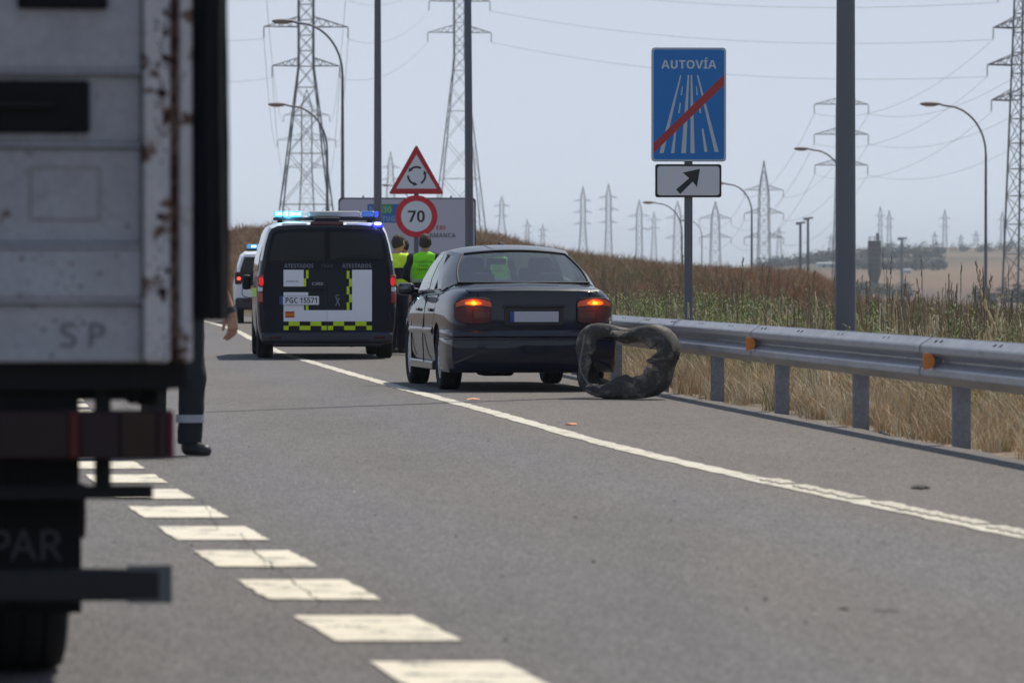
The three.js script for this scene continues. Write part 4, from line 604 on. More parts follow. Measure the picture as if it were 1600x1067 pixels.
// ---------- old white lorry at the left ----------
{
  const d = 13.5, yaw = rad(8), lx = px => X(px, d) - X(357, d), ly = py => Y(py, d);
  const truck = thing('box_lorry', 'old white lorry with rusty corner post and mudflaps filling the left edge', 'lorry', [X(357, d), 0, -d], yaw);
  const dirty = (seed, rustAmount, base) => { const n = 1024, a = fbm(n, 4, 6, seed, .6), b = fbm(n, 24, 4, seed + 3, .6), c = fbm(n, 96, 3, seed + 5, .6), s = fbm(n, 12, 5, seed + 9, .62);
    return dataTex(n, i => { let v = base + .22 * (a[i] - .5) + .1 * (c[i] - .5); let r = v, g = v * .995, bl = v * 1.01; const k = clamp((s[i] - (1 - rustAmount)) * 14, 0, 1) * clamp((b[i] - .38) * 6, 0, 1);
      const spot = clamp((c[i] - .78) * 26, 0, 1) * clamp((a[i] - .47) * 9, 0, 1); const q = Math.max(k, spot); r = lerp(r, .24 + .16 * b[i], q); g = lerp(g, .15 + .08 * b[i], q); bl = lerp(bl, .10 + .03 * b[i], q); return [r, g, bl]; }); };
  const panelTex = dirty(51, .27, .78), postTex = dirty(71, .40, .82);
  const worldUV = (g, s) => { const p = g.attributes.position, u = g.attributes.uv; for (let i = 0; i < p.count; i++) u.setXY(i, p.getX(i) * s + .31, p.getY(i) * s); return g; };
  const white = std([.50, .51, .535], .6, 0, { map: panelTex }), rustyWhite = std([.66, .65, .635], .6, 0, { map: postTex });
  const rust = std([.10, .045, .022], .95, 0, { map: soilTex }), black = phys([.008, .008, .009], { roughness: .8, specularIntensity: .3 }), iron = phys([.010, .010, .011], { roughness: .75, specularIntensity: .35 }), lettering = std([.12, .13, .15], .8);
  const tarpMat = phys([.007, .007, .009], { roughness: .8, specularIntensity: .4, bumpMap: soilTex, bumpScale: .006 });
  const x0 = -2.42, x1 = lx(222);
  mesh('tailgate_backing', [box(x1 - x0 + .02, 2.5, .04, (x0 + x1) / 2, ly(566) + 1.25, -.045)], std([.16, .16, .17], .8), truck);
  // tailgate boards, each its own depth
  for (const [a, b, o] of [[-420, -160, 0], [-156, 111, .004], [117, 225, -.012], [232, 381, -.004], [388, 467, .014], [474, 566, -.008]])
    mesh('tailgate_board', worldUV(G(rbox(x1 - x0, (b - a) / 570, .035, .01, (x0 + x1) / 2, ly((a + b) / 2), -.02 + o)), .7), white, truck);
  // ledges that cap two of the boards
  for (const [py, o] of [[114, .006], [228, .003], [384.5, .012], [470.5, .006]]) mesh('ledge', worldUV(G(rbox(x1 - x0, .012, .05, .005, (x0 + x1) / 2, ly(py), -.02 + o)), .7), white, truck);
  mesh('corner_post', worldUV(G(rbox(lx(266) - lx(222) - .004, 2.6, .07, .014, (lx(222) + lx(266)) / 2, ly(566) + 1.3, .0)), .9), rustyWhite, truck);
  { const r = rng(4), rows = []; for (let i = 0; i <= 120; i++) { const py = -420 + i * 8.2, w = 4 + 3 * r(); rows.push([[lx(265 - (r() < .25 ? r() * 5 : 0)), ly(py), .012 + r() * .008], [lx(270), ly(py), .02 + r() * .012], [lx(275 + w * .5), ly(py), .012 + r() * .008]]); }
    mesh('rusty_edge', worldUV(G(gridGeo(rows, false, 0)), 2), std([.30, .20, .14], .95, 0, { map: dirty(91, .72, .62) }), truck, 'rusted flaking edge of the corner post'); }
  mesh('side_rail', worldUV(G(rbox(lx(300) - lx(278), 2.6, .06, .012, (lx(278) + lx(300)) / 2, ly(566) + 1.3, -.012)), .9), rustyWhite, truck);
  for (const py of [147, 456]) mesh('hinge_bolt', [cyl(.012, .014, .014, 10, lx(252), ly(py), .04, Math.PI / 2)], rust, truck);
  { const r = rng(14), l = []; for (let i = 0; i < 190; i++) { const py = r() * 560, near = r() < .72, px = near ? 240 + r() * 24 : 30 + r() * 185, s = (near ? .0028 : .0018) * (0.5 + r() * 1.6), top = near ? sstep(300, 0, py) + .3 : 1; if (r() > top) continue; const g = new THREE.SphereGeometry(1, 6, 5); g.scale(s * (.8 + r()), s * (.7 + 2 * r() * r()), .0015); l.push(at(g, lx(px), ly(py), near ? .0355 : (py > 388 && py < 467 ? .0125 : py > 474 ? -.0095 : py > 232 ? -.0055 : py > 117 ? -.0135 : .0025))); } mesh('rust_spot', l, rust, truck).userData.kind = 'stuff'; }
  mesh('handle_recess', [rbox(lx(140) - lx(-60), 82 / 570, .02, .014, (lx(-60) + lx(140)) / 2, ly(168), .0)], black, truck);
  mesh('handle_lever', [rbox(.2, .022, .02, .008, lx(30), ly(166), .016)], iron, truck);
  mesh('latch', [rbox(lx(168) - lx(28), .04, .03, .01, (lx(28) + lx(168)) / 2, ly(5), .012)], black, truck);
  { const w = 110 / 570, h = 84 / 570; mesh('sticker_outline', [extr((() => { const s = rrect(w, h, .006), hole = rrect(w - .012, h - .012, .004); s.holes.push(hole); return s; })(), .002, 0, lx(102), ly(303), -.0065)], std([.20, .19, .18], .8), truck, 'rectangular outline left by a removed plate'); }
  const f2 = await new FontLoader().loadAsync('fonts/droid/droid_sans_regular.typeface.json');
  const letter = (ch, px, py, hpx, z, m, wscale = 1) => { const g = new TextGeometry(ch, { font: f2, size: hpx / 570, depth: .004, curveSegments: 6 }); g.scale(wscale, 1, 1); mesh('lettering', at(g, lx(px), ly(py), z), m, truck); };
  letter('S', 91, 541, 37, -.0095, lettering, 1.15); letter('P', 134, 541, 37, -.0095, lettering, 1.1);
  // rolled black side curtain hanging at the corner
  { const rows = [], r = rng(9); for (let i = 0; i <= 40; i++) { const py = lerp(-420, 500, i / 40), row = [], bulge = 2.5 * Math.sin(py * .006 - .6) + 2.5; for (let k = 0; k <= 24; k++) { const t = k / 24, a = t * Math.PI; const fold = .007 * Math.sin(t * 19 + .6 * Math.sin(py * .009)) + .004 * Math.sin(py * .05 + t * 9); row.push([lerp(lx(299), lx(355 + bulge), t), ly(py) + (i === 40 ? .004 * Math.sin(k * 1.7) : 0), -.03 + .055 * Math.sin(a) + fold]); } rows.push(row); }
    const back = rows.map(q => q.map(p => [p[0], p[1], -.06]).reverse()); const g = gridGeo(rows.map((q, i) => [...q, ...back[i], q[0]]), false, 0); mesh('side_curtain', g, tarpMat, truck, 'black tarpaulin curtain rolled at the corner'); }
  mesh('cargo_box', [box(2.3, 2.6, 5.2, -1.26, ly(560) + 1.3, -2.75)], std([.30, .31, .33], .7), truck);
  mesh('roof', [rbox(2.5, .1, 5.4, .03, -1.24, ly(566) + 2.62, -2.72)], white, truck);
  mesh('floor_frame', [box(2.25, .08, 5.2, -1.24, ly(577) - .015, -2.66), box(.1, .18, 6.4, -.85, .72, -3.4), box(.1, .18, 6.4, -1.7, .72, -3.4), box(2.1, .1, .1, -1.3, ly(600), -.3)], iron, truck);
  mesh('cab', [rbox(2.2, 1.9, 1.7, .15, -1.24, 1.55, -6.6)], std([.5, .51, .53], .4), truck);
  // lamp cluster, brackets, under-run bar, mudflap
  const lamp = new THREE.Group(); lamp.name = 'tail_light'; truck.add(lamp);
  mesh('lamp_housing', [rbox(lx(270) - lx(-160), 76 / 570, .07, .01, (lx(-160) + lx(270)) / 2, ly(679), -.06)], std([.012, .004, .006], .7), lamp);
  for (const [a, b, m] of [[-60, 106, [.014, .004, .007]], [108, 124, [.07, .006, .008]], [127, 186, [.016, .005, .009]], [188, 244, [.022, .009, .005]], [246, 262, [.018, .005, .009]], [263, 272, [.11, .007, .02]]])
    mesh('red_lens', [rbox((b - a) / 570, 74 / 570, .022, .006, (lx(a) + lx(b)) / 2, ly(679), -.022)], phys(m, { roughness: .35, specularIntensity: .5 }), lamp);
  mesh('lamp_bracket', [box(26 / 570, .33, .02, lx(163), ly(668), -.10), rbox(lx(241) - lx(-160), 21 / 570, .05, .004, (lx(-160) + lx(241)) / 2, ly(770), -.09), box(.9, .035, .04, lx(-30), ly(616), -.15)], iron, truck);
  mesh('chassis_plate', [box(lx(126) - x0, .16, .05, (lx(126) + x0) / 2, ly(612), -.12), box(lx(128) - x0, .16, .05, (lx(128) + x0) / 2, ly(742), -.16)], black, truck);
  { const l = [tube([[lx(130), ly(586), -.2], [lx(170), ly(592), -.2], [lx(215), ly(586), -.2], [lx(250), ly(575), -.2]], .012, 7, 20), tube([[lx(170), ly(604), -.25], [lx(196), ly(600), -.25], [lx(206), ly(622), -.25], [lx(220), ly(630), -.25]], .014, 7, 20), rbox(.07, .09, .1, .02, lx(238), ly(612), -.25), rbox(.045, .10, .08, .012, lx(216), ly(598), -.3), tube([[lx(246), ly(600), -.22], [lx(256), ly(612), -.22], [lx(268), ly(610), -.22], [lx(273), ly(598), -.22]], .006, 7, 20)]; mesh('coupling_hose', l, black, truck); }
  mesh('under_run_bar', [rbox(lx(250) - x0, .085, .09, .008, (x0 + lx(250)) / 2, ly(908) - .01, -.05)], phys([.012, .0125, .014], { roughness: .55, specularIntensity: .5 }), truck);
  mesh('bar_end_cap', [extr(poly([[-.04, -.052], [.048, -.052], [.048, -.006], [-.03, .044], [-.04, .044]]), (lx(266) - lx(200)), .004).rotateY(Math.PI / 2).translate(lx(200), ly(910), -.05)], std([.075, .08, .085], .6), truck);
  const flap = mesh('mudflap', [rbox(lx(133) - lx(-190), 185 / 570, .012, .004, (lx(-190) + lx(133)) / 2, ly(872), -.22)], black, truck);
  const faint = std([.036, .038, .043], .8); letter('P', -16, 880, 48, -.214, faint, 1.05); letter('A', 20, 880, 48, -.214, faint, 1.05); letter('R', 62, 880, 48, -.214, faint, 1.05);
  for (const [x, s] of [[-.545, 1], [-.835, 1], [-1.72, -1], [-2.0, -1]]) wheel(truck, .46, .27, .27, x, -.86, 8, s);
  for (const [x, s] of [[-.7, 1], [-1.98, -1]]) wheel(truck, .46, .25, .27, x, -5.6, 8, s);
  mesh('axle', [cyl(.08, .08, 1.9, 12, -1.3, .46, -.86, 0, 0, Math.PI / 2), rbox(.5, .35, .4, .12, -1.3, .5, -.86)], iron, truck);
}

// ---------- people: one skin from a distance field, clothes as shells round it ----------
function surfaceNets(f, lo, hi, c) {
  const n = [0, 1, 2].map(k => Math.ceil((hi[k] - lo[k]) / c) + 1), [nx, ny, nz] = n, F = new Float32Array(nx * ny * nz), id = (x, y, z) => (z * ny + y) * nx + x;
  for (let z = 0; z < nz; z++) for (let y = 0; y < ny; y++) for (let x = 0; x < nx; x++) F[id(x, y, z)] = f(lo[0] + x * c, lo[1] + y * c, lo[2] + z * c);
  const vi = new Int32Array(nx * ny * nz).fill(-1), pos = [], idx = [];
  for (let z = 0; z < nz - 1; z++) for (let y = 0; y < ny - 1; y++) for (let x = 0; x < nx - 1; x++) {
    let m = 0, sx = 0, sy = 0, sz = 0, k = 0; const v = []; for (let i = 0; i < 8; i++) { v[i] = F[id(x + (i & 1), y + ((i >> 1) & 1), z + (i >> 2))]; if (v[i] < 0) m |= 1 << i; }
    if (m === 0 || m === 255) continue;
    for (let i = 0; i < 8; i++) for (const b of [1, 2, 4]) if (!(i & b)) { const j = i | b; if ((v[i] < 0) !== (v[j] < 0)) { const t = v[i] / (v[i] - v[j]); sx += (i & 1) + (b === 1 ? t : 0); sy += ((i >> 1) & 1) + (b === 2 ? t : 0); sz += (i >> 2) + (b === 4 ? t : 0); k++; } }
    vi[id(x, y, z)] = pos.length / 3; pos.push(lo[0] + (x + sx / k) * c, lo[1] + (y + sy / k) * c, lo[2] + (z + sz / k) * c);
  }
  const quad = (a, b, d, e, flip) => flip ? idx.push(a, d, b, a, e, d) : idx.push(a, b, d, a, d, e);
  for (let z = 1; z < nz - 1; z++) for (let y = 1; y < ny - 1; y++) for (let x = 1; x < nx - 1; x++) { const s = F[id(x, y, z)] < 0;
    if (s !== F[id(x + 1, y, z)] < 0) quad(vi[id(x, y - 1, z - 1)], vi[id(x, y, z - 1)], vi[id(x, y, z)], vi[id(x, y - 1, z)], !s);
    if (s !== F[id(x, y + 1, z)] < 0) quad(vi[id(x - 1, y, z - 1)], vi[id(x, y, z - 1)], vi[id(x, y, z)], vi[id(x - 1, y, z)], s);
    if (s !== F[id(x, y, z + 1)] < 0) quad(vi[id(x - 1, y - 1, z)], vi[id(x, y - 1, z)], vi[id(x, y, z)], vi[id(x - 1, y, z)], !s); }
  const g = new THREE.BufferGeometry(); g.setAttribute('position', new THREE.Float32BufferAttribute(pos, 3)); g.setAttribute('uv', new THREE.Float32BufferAttribute(new Float32Array(pos.length / 3 * 2), 2)); g.setIndex(idx); g.computeVertexNormals(); return g;
}
function cap(x, y, z, b) { const [a, c, r1, r2] = b, dx = c[0] - a[0], dy = c[1] - a[1], dz = c[2] - a[2], px = x - a[0], py = y - a[1], pz = z - a[2]; const t = clamp((px * dx + py * dy + pz * dz) / (dx * dx + dy * dy + dz * dz + 1e-9), 0, 1); const qx = px - dx * t, qy = py - dy * t, qz = pz - dz * t; return Math.sqrt(qx * qx + qy * qy + qz * qz) - (r1 + (r2 - r1) * t); }
function smin(a, b, k) { const h = Math.max(k - Math.abs(a - b), 0) / k; return Math.min(a, b) - h * h * k * .25; }
const ell = (x, y, z, c, r) => { const a = (x - c[0]) / r[0], b = (y - c[1]) / r[1], e = (z - c[2]) / r[2], l = Math.sqrt(a * a + b * b + e * e); return (l - 1) * Math.min(...r); };
const skinMat = phys([.38, .205, .135], { roughness: .55 }), hairBrown = std([.035, .022, .015], .8), hairDark = std([.012, .01, .009], .75), bootMat = std([.015, .017, .02], .5);
function person(o) {
  const t = thing('person', o.label, 'person', o.pos, o.yaw);
  const J = Object.assign({ hip: [.095, .93, 0], kneeL: [.115, .50, .015], ankL: [.12, .09, -.02], toeL: [.14, .035, .15], kneeR: [-.115, .50, .015], ankR: [-.12, .09, -.02], toeR: [-.14, .035, .15], elbL: [.27, 1.14, -.02], wriL: [.30, .90, .05], elbR: [-.27, 1.14, -.02], wriR: [-.30, .90, .05], handL: [0, -1, .15], handR: [0, -1, .15] }, o.joints);
  const torso = (x, y, z, e) => { const q = x * .66; let v = cap(q, y, z, [[0, .98, -.005], [0, 1.10, 0], .118 + e, .105 + e]); v = smin(v, cap(q, y, z, [[0, 1.10, 0], [0, 1.30, .01], .105 + e, .132 + e]), .06); v = smin(v, cap(q, y, z, [[0, 1.30, .01], [0, 1.40, -.01], .13 + e, .085 + e]), .06); return v; };
  const shoulders = (x, y, z, e) => Math.min(cap(x, y, z, [[.05, 1.43, -.01], [.185, 1.405, -.01], .06 + e, .062 + e]), cap(x, y, z, [[-.05, 1.43, -.01], [-.185, 1.405, -.01], .06 + e, .062 + e]));
  const upper = (x, y, z, e) => Math.min(cap(x, y, z, [[.185, 1.405, -.01], J.elbL, .056 + e, .044 + e]), cap(x, y, z, [[-.185, 1.405, -.01], J.elbR, .056 + e, .044 + e]));
  const fore = (x, y, z, e) => Math.min(cap(x, y, z, [J.elbL, J.wriL, .044 + e, .029 + e]), cap(x, y, z, [J.elbR, J.wriR, .044 + e, .029 + e]));
  const legs = (x, y, z, e, flare = 0) => { let v = 9; for (const [k, a, s] of [[J.kneeL, J.ankL, 1], [J.kneeR, J.ankR, -1]]) { let w = cap(x, y, z, [[s * J.hip[0], J.hip[1], 0], k, .092 + e, .058 + e + flare * .5]); w = smin(w, cap(x, y, z, [k, a, .058 + e + flare * .5, .042 + e + flare]), .03); v = Math.min(v, w); } return smin(v, cap(x * .7, y, z, [[0, .95, -.01], [0, 1.0, -.005], .118 + e, .115 + e]), .05); };
  const hd = o.head ?? [0, 0, 0], HC = [hd[0], 1.645 + hd[1], .015 + hd[2]];
  const headF = (x, y, z, e) => { let v = ell(x, y, z, HC, [.077 + e, .112 + e, .096 + e]); v = smin(v, ell(x, y, z, [HC[0], HC[1] - .065, HC[2] + .028], [.052 + e, .055 + e, .06 + e]), .04); return v; };
  const body = (x, y, z) => { let v = smin(torso(x, y, z, 0), shoulders(x, y, z, 0), .06); v = smin(v, upper(x, y, z, 0), .03); v = smin(v, fore(x, y, z, 0), .02); v = smin(v, legs(x, y, z, 0), .04); v = smin(v, cap(x, y, z, [[0, 1.42, -.02], [HC[0] * .6, 1.56, 0], .058, .053]), .04); v = smin(v, headF(x, y, z, 0), .03); return v; };
  const head3 = (x, y, z) => { let v = headF(x, y, z, 0); v = smin(v, cap(x, y, z, [[HC[0], HC[1] + .005, HC[2] + .09], [HC[0], HC[1] - .03, HC[2] + .112], .009, .015]), .015); for (const s of [-1, 1]) { v = smin(v, ell(x, y, z, [HC[0] + s * .078, HC[1] - .01, HC[2] - .008], [.012, .032, .02]), .008); v = Math.max(v, -ell(x, y, z, [HC[0] + s * .031, HC[1] + .006, HC[2] + .098], [.016, .01, .012])); v = Math.min(v, ell(x, y, z, [HC[0] + s * .031, HC[1] + .005, HC[2] + .083], [.011, .011, .011])); } v = Math.max(v, -ell(x, y, z, [HC[0], HC[1] - .062, HC[2] + .098], [.022, .003, .012])); return smin(v, cap(x, y, z, [[0, 1.46, -.01], [HC[0] * .6, 1.56, 0], .055, .053]), .02); };
  const hand = s => { const w = V(...(s > 0 ? J.wriL : J.wriR)), dir = V(...(s > 0 ? J.handL : J.handR)).normalize(), s0 = o.handSide ? V(...o.handSide) : V(0, 0, 1), side = s0.clone().addScaledVector(dir, -dir.dot(s0)).normalize(), nrm = side.clone().cross(dir).multiplyScalar(s), b = [];
    const p = (a, c, e) => { const q = w.clone().addScaledVector(dir, a).addScaledVector(side, c).addScaledVector(nrm, e); return [q.x, q.y, q.z]; };
    for (const c of [-.028, -.009, .01, .028]) b.push([p(-.01, c * .6, 0), p(.088, c, 0), .017, .0135]);
    [[-.031, .056], [-.0105, .07], [.0105, .075], [.031, .066]].forEach(([c, L]) => { const k = o.curl ?? .5; b.push([p(.085, c, 0), p(.085 + L * .5, c * 1.05, -.012 * k), .0095, .009], [p(.085 + L * .5, c * 1.05, -.012 * k), p(.085 + L * .8, c * 1.05, -.036 * k), .009, .0082], [p(.085 + L * .8, c * 1.05, -.036 * k), p(.085 + L * .98, c, -.062 * k), .0082, .0072]); });
    b.push([p(.018, .026, -.004), p(.05, .055, -.014), .015, .0115], [p(.05, .055, -.014), p(.095, .062, -.024), .0112, .0085]);
    const f = (x, y, z) => { let v = 9; b.forEach((q, i) => { const c = cap(x, y, z, q); v = i < 4 ? smin(v, c, .012) : smin(v, c, .004); }); return v; }; const lo = [9, 9, 9], hi = [-9, -9, -9]; for (const q of b) for (const e of [q[0], q[1]]) for (let k = 0; k < 3; k++) { lo[k] = Math.min(lo[k], e[k] - .026); hi[k] = Math.max(hi[k], e[k] + .026); } return surfaceNets(f, lo, hi, o.fine ?? .0045); };
  mesh('body', [surfaceNets(body, [-.62, .0, -.3], [.62, 1.6, .5], .015), surfaceNets(head3, [HC[0] - .12, 1.47, HC[2] - .13], [HC[0] + .12, 1.78 + hd[1], HC[2] + .15], .006), hand(1), hand(-1)], skinMat, t);
  mesh('eyes', [1, -1].map(s => at(new THREE.SphereGeometry(.0075, 8, 6), HC[0] + s * .031, HC[1] + .005, HC[2] + .0885)), hairDark, t);
  const hair = (x, y, z) => { const n = .004 * Math.sin(x * 90) * Math.sin(z * 80 + y * 60); let v = headF(x, y, z, .014 + n); v = Math.max(v, Math.min(.99, (HC[2] + .03 - z) * 1 < 0 ? (HC[1] + .055 - y) : (HC[1] - .055 + (z - HC[2]) * .5 - y))); return v; };
  mesh('hair', surfaceNets(hair, [HC[0] - .13, 1.5, HC[2] - .14], [HC[0] + .13, 1.79 + hd[1], HC[2] + .14], .007), o.hair ?? hairBrown, t);
  const trousers = (x, y, z) => { const wr = .016 * (fn2(x * 9 + 3, y * 9 + z * 4) - .5) + .004 * (fn2(z * 14 + y * 5, y * 16) - .5); let v = legs(x, y, z, .016 + wr, .02); return Math.max(v, y - 1.03, .075 - y); };
  mesh('trousers', surfaceNets(trousers, [-.4, .04, -.3], [.4, 1.08, .35], .011), std(o.trousers, .9), t);
  for (const [a, k, s] of [[J.ankL, J.toeL, 1], [J.ankR, J.toeR, -1]]) mesh('boot', surfaceNets((x, y, z) => { let v = smin(cap(x, y, z, [[a[0], .05, a[2] - .02], k, .052, .04]), cap(x, y, z, [a, [a[0], .19, a[2]], .05, .055]), .03); return Math.max(v, .004 - y); }, [Math.min(a[0], k[0]) - .1, -.01, Math.min(a[2], k[2]) - .12], [Math.max(a[0], k[0]) + .1, .28, Math.max(a[2], k[2]) + .12], .008), bootMat, t);
  const sl = o.sleeve ?? 1.17;
  const sleeveCut = (x, y, z) => { if (Math.abs(x) < .17 && y > 1.0) return -1; const [e, w] = x > 0 ? [J.elbL, J.wriL] : [J.elbR, J.wriR]; if (sl > 0) return sl - y; const dx = w[0] - e[0], dy = w[1] - e[1], dz = w[2] - e[2]; return ((x - e[0]) * dx + (y - e[1]) * dy + (z - e[2]) * dz) / Math.hypot(dx, dy, dz) - .22; };
  const shirt = (x, y, z) => { const wr = .004 * Math.sin(y * 50 + x * 40) + .003 * Math.sin(x * 80 + z * 60); let v = smin(torso(x, y, z, .014 + wr), shoulders(x, y, z, .014), .05); let a = upper(x, y, z, .018 + wr); if (sl < 0) a = Math.min(a, fore(x, y, z, .014 + wr)); v = smin(v, Math.max(a, sleeveCut(x, y, z)), .03); return Math.max(v, .985 - y, y - 1.485); };
  const sg = surfaceNets(shirt, [-.5, .94, -.3], [.5, 1.52, .5], .011);
  if (o.bands) { const p = sg.attributes.position, c = new Float32Array(p.count * 3); for (let i = 0; i < p.count; i++) c.set(o.bands(p.getX(i), p.getY(i), p.getZ(i)), i * 3); sg.setAttribute('color', new THREE.BufferAttribute(c, 3)); }
  const sm = new THREE.Mesh(sg, o.bands ? new THREE.MeshStandardMaterial({ vertexColors: true, roughness: .85 }) : std(o.shirt, .9)); sm.name = 'shirt'; sm.castShadow = sm.receiveShadow = true; t.add(sm);
  mesh('belt', [at(new THREE.TorusGeometry(.165, .022, 8, 32).scale(1.05, .8, 1), 0, 1.0, 0, Math.PI / 2)], bootMat, t);
  if (o.vest) {
    const vf = (x, y, z) => { const wr = .004 * Math.sin(y * 46 + x * 30); const v = smin(torso(x, y, z, .03 + wr), shoulders(x, y, z, .024), .05); return Math.max(v, 1.05 - y, (y - 1.50 + Math.max(0, Math.abs(x) - .07) * .42) * .9, Math.abs(x) - .21 + .05 * sstep(1.2, 1.35, y), .06 - Math.hypot(x * .9, z + .0) > 0 && y > 1.44 ? .02 : -1); };
    const vg = surfaceNets(vf, [-.3, 1.0, -.3], [.3, 1.52, .3], .009), p = vg.attributes.position, uv = vg.attributes.uv;
    for (let i = 0; i < p.count; i++) { const b = p.getZ(i) < 0; uv.setXY(i, b ? (.25 - p.getX(i)) : .5 + clamp(p.getX(i) + .25, .01, .49), (p.getY(i) - 1.04) / .46); }
    mesh('safety_vest', vg, new THREE.MeshStandardMaterial({ map: o.vest, roughness: .8 }), t);
  }
  if (o.strips) for (const [k, a] of [[J.kneeL, J.ankL], [J.kneeR, J.ankR]]) { const P = u => a.map((v, i) => lerp(v, k[i], u)); const c = P(.36); mesh('reflective_band', [at(new THREE.CylinderGeometry(.093, .095, .05, 24, 1, true), c[0], c[1], c[2])], std([.30, .31, .34], .6), t); }
  if (o.watch) { const w = J.wriL, e = J.elbL, c = w.map((v, i) => lerp(v, e[i], .1)); mesh('watch', [bar(V(...w.map((v, i) => lerp(v, e[i], .02))), V(...w.map((v, i) => lerp(v, e[i], .16))), .037, .037, 14)], bootMat, t); }
  return t;
}
const vestTex = canvasTex(512, 256, (c, W, H) => { c.fillStyle = '#86e61c'; c.fillRect(0, 0, W, H); c.fillStyle = '#a9b3ad'; c.fillRect(0, H - 34, W, 26); c.fillRect(18, 0, 16, H); c.fillRect(222, 0, 16, H);
  c.fillStyle = '#3f6d2e'; c.font = 'bold 30px sans-serif'; c.textAlign = 'center'; c.fillText('GUARDIA', 128, 92); c.fillText('CIVIL', 128, 122); c.font = 'bold 26px sans-serif'; c.fillText('TRAFICO', 128, 152); });
const uniform = [.010, .014, .016], navyCloth = [.012, .015, .022];
person({ label: 'person in dark green uniform trousers and black shoes standing behind the lorry, hand hanging', pos: [X(268, 31.3), 0, -31.3], yaw: .25, trousers: uniform, shirt: [.02, .035, .02], strips: true, watch: true, fine: .0035, curl: .9, handSide: [-.85, 0, .5], hair: hairDark, joints: { kneeL: [.125, .5, .02], ankL: [.115, .09, 0], toeL: [.19, .035, .13], elbL: [.30, 1.12, .0], wriL: [.375, .90, .07], handL: [.05, -1, .05] } });
person({ label: 'person with brown hair seen from behind in a lime green safety vest', pos: [X(664, 72), 0, -72], yaw: Math.PI - .12, trousers: navyCloth, shirt: [.02, .025, .03], sleeve: -1, vest: vestTex, joints: { elbL: [.30, 1.15, .05], wriL: [.18, 1.05, .26], handL: [-.5, 0, 1], elbR: [-.30, 1.15, .05], wriR: [-.18, 1.05, .26], handR: [.5, 0, 1] } });
const limeC = [.62, .86, .03], bandsC = (x, y, z) => Math.abs(x) > .23 || y > 1.27 || y < 1.10 ? limeC : [.012, .014, .02];
person({ label: 'person in a lime and navy polo shirt beside the right side of the van', pos: [X(621, 73.2), 0, -73.2], yaw: 2.3, trousers: navyCloth, bands: bandsC, hair: hairBrown, joints: { elbL: [.25, 1.17, .10], wriL: [.16, 1.06, .30], handL: [-.4, .1, 1], elbR: [-.27, 1.17, .06], wriR: [-.2, 1.05, .28], handR: [.4, 0, 1] } });
person({ label: 'dark haired person in dark uniform partly hidden behind the one in the polo shirt', pos: [X(630.5, 75.4), 0, -75.4], yaw: -1.0, trousers: navyCloth, shirt: navyCloth, sleeve: -1, hair: hairDark, head: [0, -.03, .01] });
person({ label: 'person in a green vest standing far ahead, seen through the saloon car windows', pos: [X(783, 90), 0, -90], yaw: 2.8, trousers: navyCloth, shirt: [.02, .025, .03], sleeve: -1, vest: vestTex, hair: hairDark });

